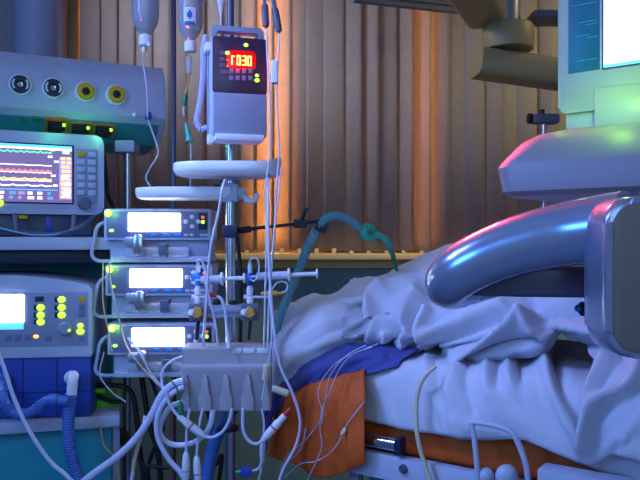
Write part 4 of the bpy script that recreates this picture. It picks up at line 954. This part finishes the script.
def plug_cable(lab, path, Y, r, a, b, rp, m='white', tip=None, mw='cable', extra=None):
    t = thing('plug_cable', lab, 'cable', P(*a, Y)); bm = px_tube(path, Y, r, 50, 10); part('wire', bm, mw, t, True)
    A, Bq = P(*a, Y), P(*b, Y); L = (Bq-A).length; R = rp*Y/F
    bm = B(); lathe(bm, [(R*.45, 0), (R*.8, L*.1), (R, L*.3), (R, L*.7), (R*.8, L*.74), (R*.8, L)], A, Bq-A, 16); pl = part('plug', bm, m, t, True)
    bm = B(); lathe(bm, [(R*1.02, L*.5), (R*1.06, L*.52), (R*1.02, L*.54)], A, Bq-A, 16); part('ring', bm, 'red' if extra and rp == 4 or tip else 'grey2', pl, True)
    if tip: bm = B(); lathe(bm, [(R*.7, 0), (R*.5, R*2.2), (0, R*2.4)], Bq, Bq-A, 14); part('tip', bm, tip, t, True, label='red tip')
    if extra: bm = px_tube(extra, Y, r, 30, 10); part('wire', bm, mw, t, True)
    return t
plug_cable('pale plug with red ring lying slanted below the left corner of the grey box', [(205, 437), (214, 437), (224, 430), (230, 418), (232, 408)], 1.76, 1.6, (205, 437), (178, 416), 4, extra=[(178, 416), (170, 405), (166, 392)])
plug_cable('pale plug with red tip leaning towards the orange cloth right of the grey box', [(262, 441), (256, 444), (248, 440), (243, 428), (243, 408)], 1.75, 1.7, (262, 441), (285, 415), 4.2, tip='red')
plug_cable('left of the two upright pale plugs hanging under the grey box', [(190, 408), (187, 425), (186, 455)], 1.77, 1.4, (186, 452), (185.5, 488), 4)
plug_cable('right of the two upright pale plugs hanging under the grey box', [(203, 408), (199, 428), (196.5, 458)], 1.77, 1.4, (196.5, 456), (199, 490), 4)
plug_cable('thin cable with pale plug hanging below the right end of the grey box', [(262, 408), (264, 425), (263, 445)], 1.80, 1.2, (263, 440), (262, 462), 2.8, extra=[(262, 462), (260, 475), (255, 490)])
t = thing('ground_lead', 'green lead with a green plug hanging at the left edge of the grey box', 'cable', P(181, 415, 1.74))
bm = px_tube([(166, 376), (174, 384), (179, 394), (180.5, 404)], 1.74, .9); part('wire', bm, 'green', t, True)
bm = B(); lathe(bm, [(.004, 0), (.0075, .006), (.0065, .012), (.0075, .018), (.0065, .024), (.004, .034)], P(181, 415, 1.74), (-.03, 0, 1), 12); part('plug', bm, 'green', t, True)
t = thing('line_coupling', 'blue and green line coupling low between the grey box and the orange cloth', 'coupling', P(246, 475, 1.78))
bm = B(); rbox(bm, P(241, 0, 1.78).x, P(252, 0, 1.78).x, 1.77, 1.79, P(0, 476, 1.78).z, P(0, 467.5, 1.78).z, .003); part('coupling_body', bm, 'blue', t, True)
bm = px_tube([(241, 472), (236, 473)], 1.78, 2.6, 6); part('green_end', bm, 'green', t, True)
bm = px_tube([(252, 471), (259, 468), (262, 458), (263, 440)], 1.78, 1.3); part('tube', bm, 'line', t, True)
t = thing('needle_sleeve', 'beige sleeve with pale tip hanging between the black cables, lower left', 'sleeve', P(133, 472, 1.8))
bm = B(); tube(bm, [P(143.5, 425, 1.8), P(140, 440, 1.8), P(135, 458, 1.8), P(133, 471, 1.8)], corr(.0052, .0006, 14), 60, 10); part('sleeve_body', bm, 'beigecable', t, True)
bm = px_tube([(144.5, 416), (143.5, 426)], 1.8, 1.3, 6); part('tip', bm, 'white', t, True)
bm = px_tube([(133, 471), (130, 492)], 1.8, 2, 6); part('tail', bm, 'cable', t, True)
# peg shaped beige stoppers by the box
for a, b, lab in (((265, 380), (267.5, 364), 'beige stopper clipped upright on the right end of the grey box'), ((272, 388), (289, 394), 'beige stopper sticking out towards the orange cloth beside the grey box')):
    bm = B(); A, Bq = P(*a, 1.76), P(*b, 1.76); L = (Bq-A).length; lathe(bm, [(0, 0), (.008, 0), (.009, .004), (.009, L-.004), (.006, L), (0, L)], A, Bq-A, 14); single('stopper', bm, 'beigecable', lab, 'stopper')
# black cables
cab([(92, 385), (108, 385), (124, 387), (133, 396), (137, 420), (140, 450), (146, 495)], 2.08, 2.6, 'black', 'black cable coming out beside the blue box and dropping down')
cab([(92, 393), (108, 400), (122, 402)], 2.08, 2.4, 'black', 'short black cable beside the blue box')
cab([(141, 372), (146, 405), (151, 430), (158, 452), (162, 495)], 2.1, 2.8, 'black', 'thickest black cable hanging under the lowest syringe pump')
cab([(149, 372), (158, 400), (163, 430), (154, 450), (148, 470), (152, 495)], 2.12, 2, 'blackblue', 'dark blue cable curling under the pumps')
cab([(137, 452), (143, 464), (158, 467), (176, 468)], 2.06, 2, 'black', 'black cable lying sideways low behind the pale cables')
cab([(196, 372, 2.0), (214, 440), (208, 495)], 2.05, 2.4, 'black', 'black cable straight down behind the grey box')
cab([(200, 470), (216, 464), (222, 456), (217, 495)], 2.0, 2.2, 'black', 'black cable looped near the foot of the infusion stand')
cab([(244, 285), (252, 292), (252, 310)], 1.95, 2.5, 'black', 'short black cable behind the right pressure sensor')
cab([(236, 225, 1.95), (239, 255), (241, 290), (240, 345)], 1.97, 2, 'black', 'black cable running straight down beside the steel stand pole')
bm = px_tube([(236, 405), (222, 425), (212, 452), (204, 495)], 1.95, 6.5, 60, 14); single('suction_hose', bm, 'bluehose', 'thick blue hose slanting down behind the grey box', 'hose')
cab([(104, 352), (100, 375), (112, 392), (126, 402)], 1.97, .7, 'line', 'hair-thin line hanging between the blue box and the lowest pump')
cab([(100, 425), (104, 445), (114, 458), (122, 490)], 1.93, .8, 'copper', 'thin brown wire in front of the teal cabinet door')
# small green tags on the worktop by the ventilator
for a, lab in (((92, 388, 106, 392.5), 'green tag on a black cable end right of the blue box'),):
    bm = B(); rbox(bm, P(a[0], 0, 2.06).x, P(a[2], 0, 2.06).x, 2.05, 2.07, P(0, a[3], 2.06).z, P(0, a[1], 2.06).z, .003); single('cable_tag', bm, 'limepad', lab, 'tag')
bm = B(); x0 = e.l(88, 412, .12).x; x1 = e.l(122, 412, .12).x
mt2 = Matrix.Translation((e.o.x, e.o.y, 0)) @ Matrix.Rotation(e.a, 4, 'Z')
rbox(bm, -.11, -.005, .1, .26, z_w, z_w+.022, .003, 2, mt2); single('green_pad', bm, 'limepad', 'flat green pad on the lower shelf right of the blue box', 'pad')

# thin steel rods behind box
r1 = thing('drip_stand', 'narrow brown steel pole just left of the grey connector box', 'stand', (P(172, 0, 2.0).x, 2.0, 0))
bm = B(); x = P(172, 0, 2.0).x; cyl(bm, (x, 2.0, .03), (x, 2.0, P(0, 376, 2.0).z), .006); part('pole', bm, 'brownsteel', r1, True)
bm = B(); lathe(bm, [(0, 0), (.035, 0), (.035, .012), (.02, .03), (0, .03)], (x, 2.0, 0), (0, 0, 1), 28); part('base', bm, 'grey3', r1, True)

# ------------------------------------------------------------------ ceiling arm (beige)
ca = thing('ceiling_arm', 'beige jointed ceiling arm hanging above the bed behind the green framed screen', 'ceiling arm', P(508, 5, 2.6))
YA = 2.6
bm = B(); c = P(508, 50, YA); lathe(bm, [(0, 0), (.09, 0), (.093, .02), (.093, .075), (.086, .088), (0, .088)], c, (0, 0, 1), 40); part('joint_drum', bm, 'beige', ca, True)
bm = B(); lathe(bm, [(0, 0), (.056, 0), (.056, .085), (0, .085)], c+Vector((-.012, 0, .085)), (0, 0, 1), 32); part('pivot', bm, 'steel', ca, True)
a0, a1 = P(490, 64, YA), P(600, 84, YA-.05); dirv = (a1-a0).normalized(); side = dirv.cross(Vector((0, 0, 1))).normalized(); up = side.cross(dirv)
def beam(bm, a, b, prof, bev=.01):
    d = (b-a).normalized(); s_ = d.cross(Vector((0, 0, 1))).normalized(); u_ = s_.cross(d)
    return prism(bm, prof, lambda u, v, w: a+s_*u+u_*v+d*w, 0, (b-a).length, bev, 3)
bm = B(); beam(bm, P(476, 63, YA), P(610, 82, YA+.05), rrect(-.075, .075, -.048, .048, .03), .005); part('lower_arm', bm, 'beige', ca, True)
bm = B(); beam(bm, P(487, 14, YA+.03), P(445, -55, 1.9), rrect(-.075, .075, -.05, .05, .03), .005); part('upper_arm', bm, 'beige', ca, True)
bm = B(); c = P(528, -22, YA+.02); lathe(bm, [(0, 0), (.10, 0), (.13, .03), (.13, .1), (0, .1)], c, (0, 0, 1), 40); part('upper_drum', bm, 'beige', ca, True)
bm = B(); x = c.x; cyl(bm, (x, c.y, c.z+.09), (x, c.y, ZC), .05, 24); part('drop_tube', bm, 'grey', ca, True)
bm = B(); rbox(bm, P(532, 0, YA).x, P(580, 0, YA).x, YA-.03, YA+.1, P(0, 19, YA).z, P(0, 12, YA).z, .006); part('cable_cover', bm, 'grey3', ca, True)

# rod with knob behind the machine
kp = thing('clamp_pole', 'thin steel pole with a dark clamp knob behind the grey machine at right', 'pole', (P(544, 0, 2.75).x, 2.75, 0))
x = P(544, 0, 2.75).x; bm = B(); cyl(bm, (x, 2.75, .03), (x, 2.75, P(0, 118, 2.75).z), .011); part('pole', bm, 'steel', kp, True)
bm = B(); rbox(bm, P(532, 0, 2.75).x, P(558, 0, 2.75).x, 2.72, 2.78, P(0, 124, 2.75).z, P(0, 114.5, 2.75).z, .01); part('clamp', bm, 'grey3', kp, True)
bm = B(); lathe(bm, [(0, 0), (.012, 0), (.012, .02), (0, .02)], P(541.5, 115, 2.75), (0, 0, 1)); part('screw', bm, 'black', kp, True)
bm = B(); lathe(bm, [(0, 0), (.02, .004), (.02, .02), (0, .024)], P(533, 118.5, 2.75), (-1, 0, 0)); part('knob', bm, 'black', kp, True)
bm = B(); lathe(bm, [(0, 0), (.2, 0), (.2, .015), (.03, .04), (0, .04)], (x, 2.75, 0), (0, 0, 1), 32); part('base', bm, 'grey3', kp, True)

# ------------------------------------------------------------------ big machine at right with screen and silver handle
f = Frame(504, 194, 1.25, -38)
bmch = thing('medical_cart', 'large grey medical machine at right with bright screen and thick silver handle', 'medical machine', (f.o.x, f.o.y, 0), f.a)
zo = f.o.z
f0 = Frame(504, 194, 1.25, -38)
def L3(px, py, d):           # local incl. height above floor
    v = f0.l(px, py, d); return Vector((v.x, v.y, v.z+zo))
# base with chamfered upper faces
bm = B(); Lx = .56; Dy = .34
def ring(x0, x1, y0, y1, r, fz): return [bm.verts.new((x, y, fz(x))) for x, y in rrect(x0, x1, y0, y1, r, 5)]
tilt = lambda base: (lambda x: zo+base+x*.0)
rg = [ring(-.004, Lx, .01, Dy, .03, tilt(-.004)), ring(-.014, Lx, 0, Dy, .035, tilt(.004)), ring(-.022, Lx, -.004, Dy, .035, tilt(.046)), ring(-.018, Lx, .0, Dy, .04, tilt(.056)), ring(.004, Lx, .022, Dy, .05, tilt(.090)), ring(.026, Lx, .045, Dy, .05, tilt(.106)), ring(.05, Lx, .07, Dy, .05, tilt(.113))]
for a, b in zip(rg, rg[1:]):
    n = len(a)
    for k in range(n): bm.faces.new((a[k], a[(k+1) % n], b[(k+1) % n], b[k]))
bm.faces.new(rg[0][::-1]); bm.faces.new(rg[-1]); part('base_unit', bm, 'basegrey', bmch)
# screen housing stands on base, plane at d=.11
d0 = .10
xL = L3(558, 60, d0).x; zB = zo+.105; zT = zB+.34
bm = B(); prism(bm, rrect(xL, xL+.40, L3(570, 113, d0).z, zT, .012), XZ, d0, d0+.05, .006); part('screen_housing', bm, 'housing', bmch)
x595 = L3(595, 90, d0).x
bm = B(); rbox(bm, L3(564, 110, d0).x, xL+.39, d0+.008, d0+.06, zB-.004, L3(570, 104, d0).z+.004, .003); part('hinge_block', bm, 'housing', bmch)
bm = B(); rbox(bm, x595, xL+.39, d0-.006, d0+.01, zB+.003, L3(600, 88, d0).z, .003); part('lower_flap', bm, 'housing', bmch)
bm = B(); rbox(bm, L3(568.5, 40, d0).x, L3(600, 40, d0).x, d0-.002, d0+.003, L3(585, 71.5, d0).z, zT-.012, .001); ts = part('side_panel', bm, 'tealpanel', bmch)
xa, xb = L3(570, 40, d0).x, L3(599, 40, d0).x
for py, u0, u1 in ((6, .1, .95), (24, .3, .95), (27, .55, .95), (37, .25, .7), (40, .6, .95), (62, .25, .95)):
    z = L3(585, py-1.5, d0).z; bm = B(); rbox(bm, xa+(xb-xa)*u0, xa+(xb-xa)*u1, d0-.0032, d0-.0015, z-.0011, z+.0011, 0); part('printed_line', bm, 'teal', ts)
bm = B(); rbox(bm, L3(600.3, 40, d0).x, L3(602.2, 40, d0).x, d0-.003, d0+.003, L3(601, 69, d0).z, zT-.012, .0005); part('screen_edge', bm, 'grey', bmch)
bm = B(); rbox(bm, L3(602.4, 40, d0).x, xL+.385, d0-.0015, d0+.003, L3(603, 68.8, d0).z-.002, zT-.010, .0005); part('screen_surround', bm, 'panelD', bmch)
bm = B(); xs0 = L3(604, 40, d0).x; zs0 = L3(604, 68, d0).z; rbox(bm, xs0, xL+.38, d0-.003, d0+.002, zs0, zT-.014, 0); ss = part('screen', bm, 'lcdwhite', bmch)
for py, u1, h_ in ((4.5, .03, .003), (20, .022, .0026), (35, .082, .005), (63, .2, .004)):
    z = L3(604, py, d0).z; bm = B(); rbox(bm, xs0+.002, xs0+u1, d0-.0042, d0-.002, z-h_/2, z+h_, 0); part('menu_line', bm, 'line_w', ss)
bm = B(); rbox(bm, xs0, xL+.38, d0-.0042, d0-.002, zs0, zs0+.004, 0); part('status_line', bm, 'lcdcyan', ss)
p = L3(579, 134.5, .085); bm = B(); ball(bm, (p.x, .075, zo+.1075), .006, 1.2, 1, .7); part('power_light', bm, 'leds', bmch)
p = L3(640, 131, .06); bm = B(); ball(bm, (p.x+.01, .08, zo+.110), .007, 1, 1, .7); part('power_light', bm, 'leds', bmch)
# handle in world coords
hc = [P(628, 226, .93), P(600, 229, .955), P(570, 233.5, .98), P(540, 239.5, 1.0), P(510, 248, 1.02), P(480, 260, 1.04), P(458, 272.5, 1.06), P(449, 282, 1.09), P(452, 287, 1.13), P(470, 286, 1.18), P(510, 280, 1.2), P(560, 277, 1.2), P(610, 275, 1.18)]
def rad(t):
    return .0465-.012*min(1, t/.55) if t < .55 else .0345-.012*min(1, (t-.55)/.2)
bm = B(); tube(bm, hc, rad, 110, 28); part('handle', bm, 'silver', bmch, True, label='thick silver curved handle', ang=1.5)
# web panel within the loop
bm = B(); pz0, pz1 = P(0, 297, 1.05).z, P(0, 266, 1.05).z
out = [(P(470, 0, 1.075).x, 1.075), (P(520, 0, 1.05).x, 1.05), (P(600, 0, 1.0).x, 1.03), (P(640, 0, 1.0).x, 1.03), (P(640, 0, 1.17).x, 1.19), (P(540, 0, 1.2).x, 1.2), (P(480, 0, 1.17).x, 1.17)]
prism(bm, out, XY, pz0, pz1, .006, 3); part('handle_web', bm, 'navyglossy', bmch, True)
# end cap
xc0 = P(606, 0, .86).x; xc1 = xc0+.17; zc1 = P(0, 196, .86).z; zc0 = P(0, 359, .86).z
bm = B(); prism(bm, rrect(xc0, xc1, zc0, zc1, .034, 8), XZ, .86, .93, .014, 4); cp = part('end_cap', bm, 'silver', bmch, True)
bm = B(); prism(bm, rrect(xc0+.008, xc1-.008, zc0+.008, zc1-.008, .03, 8), XZ, .8565, .866, .002); part('cap_plate', bm, 'capgrey', cp, True)
p = P(592, 301, 1.12); bm = B(); lathe(bm, [(0, 0), (.009, 0), (.011, .004), (.011, .018), (0, .022)], p+Vector((0, 0, -.012)), (-1, -.2, 0)); kn = part('lock_knob', bm, 'black', bmch, True)
bm = B(); ball(bm, p+Vector((-.023, -.005, -.011)), .006); part('lock_button', bm, 'cyanblue', kn, True)
# column and base out of frame
bm = B(); rbox(bm, .38, .54, .1, .28, .12, zo+.002, .02); part('column', bm, 'grey2', bmch)
bm = B(); rbox(bm, .25, .62, -.05, .38, .06, .13, .02); part('foot', bm, 'grey3', bmch)
for x in (.28, .58):
    for y in (-.02, .34):
        bm = B(); lathe(bm, [(0, -.015), (.033, -.015), (.033, .015), (0, .015)], (x, y, .033), (1, 0, 0), 20); part('castor', bm, 'black', bmch)
bm = B(); cyl(bm, P(690, 228, .92), Vector((P(690, 0, .92).x, .92, zo+.005)), .03); part('handle_post', bm, 'grey2', bmch, True)

# ------------------------------------------------------------------ lights
def area(name, loc, tgt, size, e, col, sy=None):
    d = bpy.data.lights.new(name, 'AREA'); d.energy = e; d.color = col; d.size = size
    if sy: d.shape = 'RECTANGLE'; d.size_y = sy
    o = bpy.data.objects.new(name, d); C.objects.link(o); o.location = loc
    o.rotation_euler = (Vector(tgt)-Vector(loc)).to_track_quat('-Z', 'Y').to_euler(); return o
def point(name, loc, e, col, r=.02):
    d = bpy.data.lights.new(name, 'POINT'); d.energy = e; d.color = col; d.shadow_soft_size = r
    o = bpy.data.objects.new(name, d); C.objects.link(o); o.location = loc; return o
kl = area('raking_key_left', (-1.0, 1.3, 2.15), (.5, 1.9, 1.05), .4, 6.3, (.29, .41, 1.0)); kl.data.spread = math.radians(84)  # added key light, hung well below the ceiling to rake the bed folds
area('front_fill', (-.5, -.2, 2.6), (-.2, 2.2, 1.0), .7, 6, (.56, .60, 1.0))  # unseen frontal fill added for the device fronts and console
lw = area('blind_fill_left', (-1.1, 2.7, 2.8), (.5, 3.6, 1.5), .8, 8, (.96, .93, 1), .4); lw.data.spread = math.radians(100)  # added fill that rakes the blind so slat tones differ
lw = area('blind_fill_right', (2.0, 2.6, 2.8), (1.1, 3.6, 1.5), .8, 8.5, (1, .80, .26), .4); lw.data.spread = math.radians(100)  # added yellow fill that turns the right-hand slats olive
area('low_fill', (.1, -.5, 1.7), (-.4, 2.2, .7), .8, 6.5, (.35, .7, 1.0))  # fill added behind the camera to lift the dark lower left
area('blue_side_light', (-1.5, .25, 1.75), (.3, 1.0, 1.25), .5, 17, (.10, .36, 1.0))  # blue light added for handle and cap rim; no screen stands there
rl = area('red_handle_light', (-.15, 2.9, 2.6), (.2, 1.0, 1.3), 0.5, 4, (1, .05, .09), .09); rl.data.spread = math.radians(36)  # light added only for the red reflection along the handle top
area('street_lamp_wash', (0, 4.1, 3.6), (0, 6.4, 1.8), 5, 260, (1, .42, .10), .4)
area('street_lamp_down', (.3, 4.9, 3.6), (.2, 3.6, 1.7), 4, 17, (1, .64, .36), .4)
area('street_lamp_right', (2.0, 4.9, 3.5), (1.2, 3.6, 1.7), 1.0, 60, (1, .8, .2), .4)
for px, w_, e_ in ((270, .14, 48), (424, .055, 7)):
    x = P(px, 0, 3.52).x; o = area('slat_backlight', (x, 3.84, 2.0), (x, 3.5, 2.0), w_, e_, (1, .36, .06), 2.2); o.data.spread = math.radians(36)  # orange backlight added behind chosen slats to make them glow; no tube there
# glow of the indicator lamps
for px, py in ((56, 128), (80, 131), (103, 133)):
    q = P(px, py, 2.0 if px < 70 else 2.08); point('outlet_led_glow', q, .075, (.1, 1, .25), .006)
for px, py in ((111, 213), (112, 268), (114, 328)): point('pump_led_glow', P(px, py, 1.965), .03, (.35, 1, .02), .005)
q = f0.o+f0.ex*.17+f0.ey*.02+Vector((0, 0, .16)); point('cart_led_glow', q, .36, (.38, 1, .04), .01)
q = f0.o+f0.ex*.07+f0.ey*.06+Vector((0, 0, .14)); point('cart_led_glow', q, .03, (.25, 1, .05), .006)
point('display_glow', P(241, 61, 1.768), .10, (1, .02, .01), .008)
wd = bpy.data.worlds.new('night_room'); bpy.context.scene.world = wd; wd.use_nodes = True
bg = wd.node_tree.nodes['Background']; bg.inputs[0].default_value = (.30, .40, .66, 1); bg.inputs[1].default_value = .33

cd = bpy.data.cameras.new('camera'); cd.sensor_width = 36; cd.lens = 36*F/640; cd.clip_start = .05
co = bpy.data.objects.new('camera', cd); C.objects.link(co); co.location = CAM; co.rotation_euler = (PI/2, 0, 0)
sc = bpy.context.scene; sc.camera = co
sc.view_settings.view_transform = 'Standard'; sc.view_settings.look = 'None'; sc.view_settings.gamma = 1; sc.view_settings.exposure = 0
sc.view_settings.use_curve_mapping = False
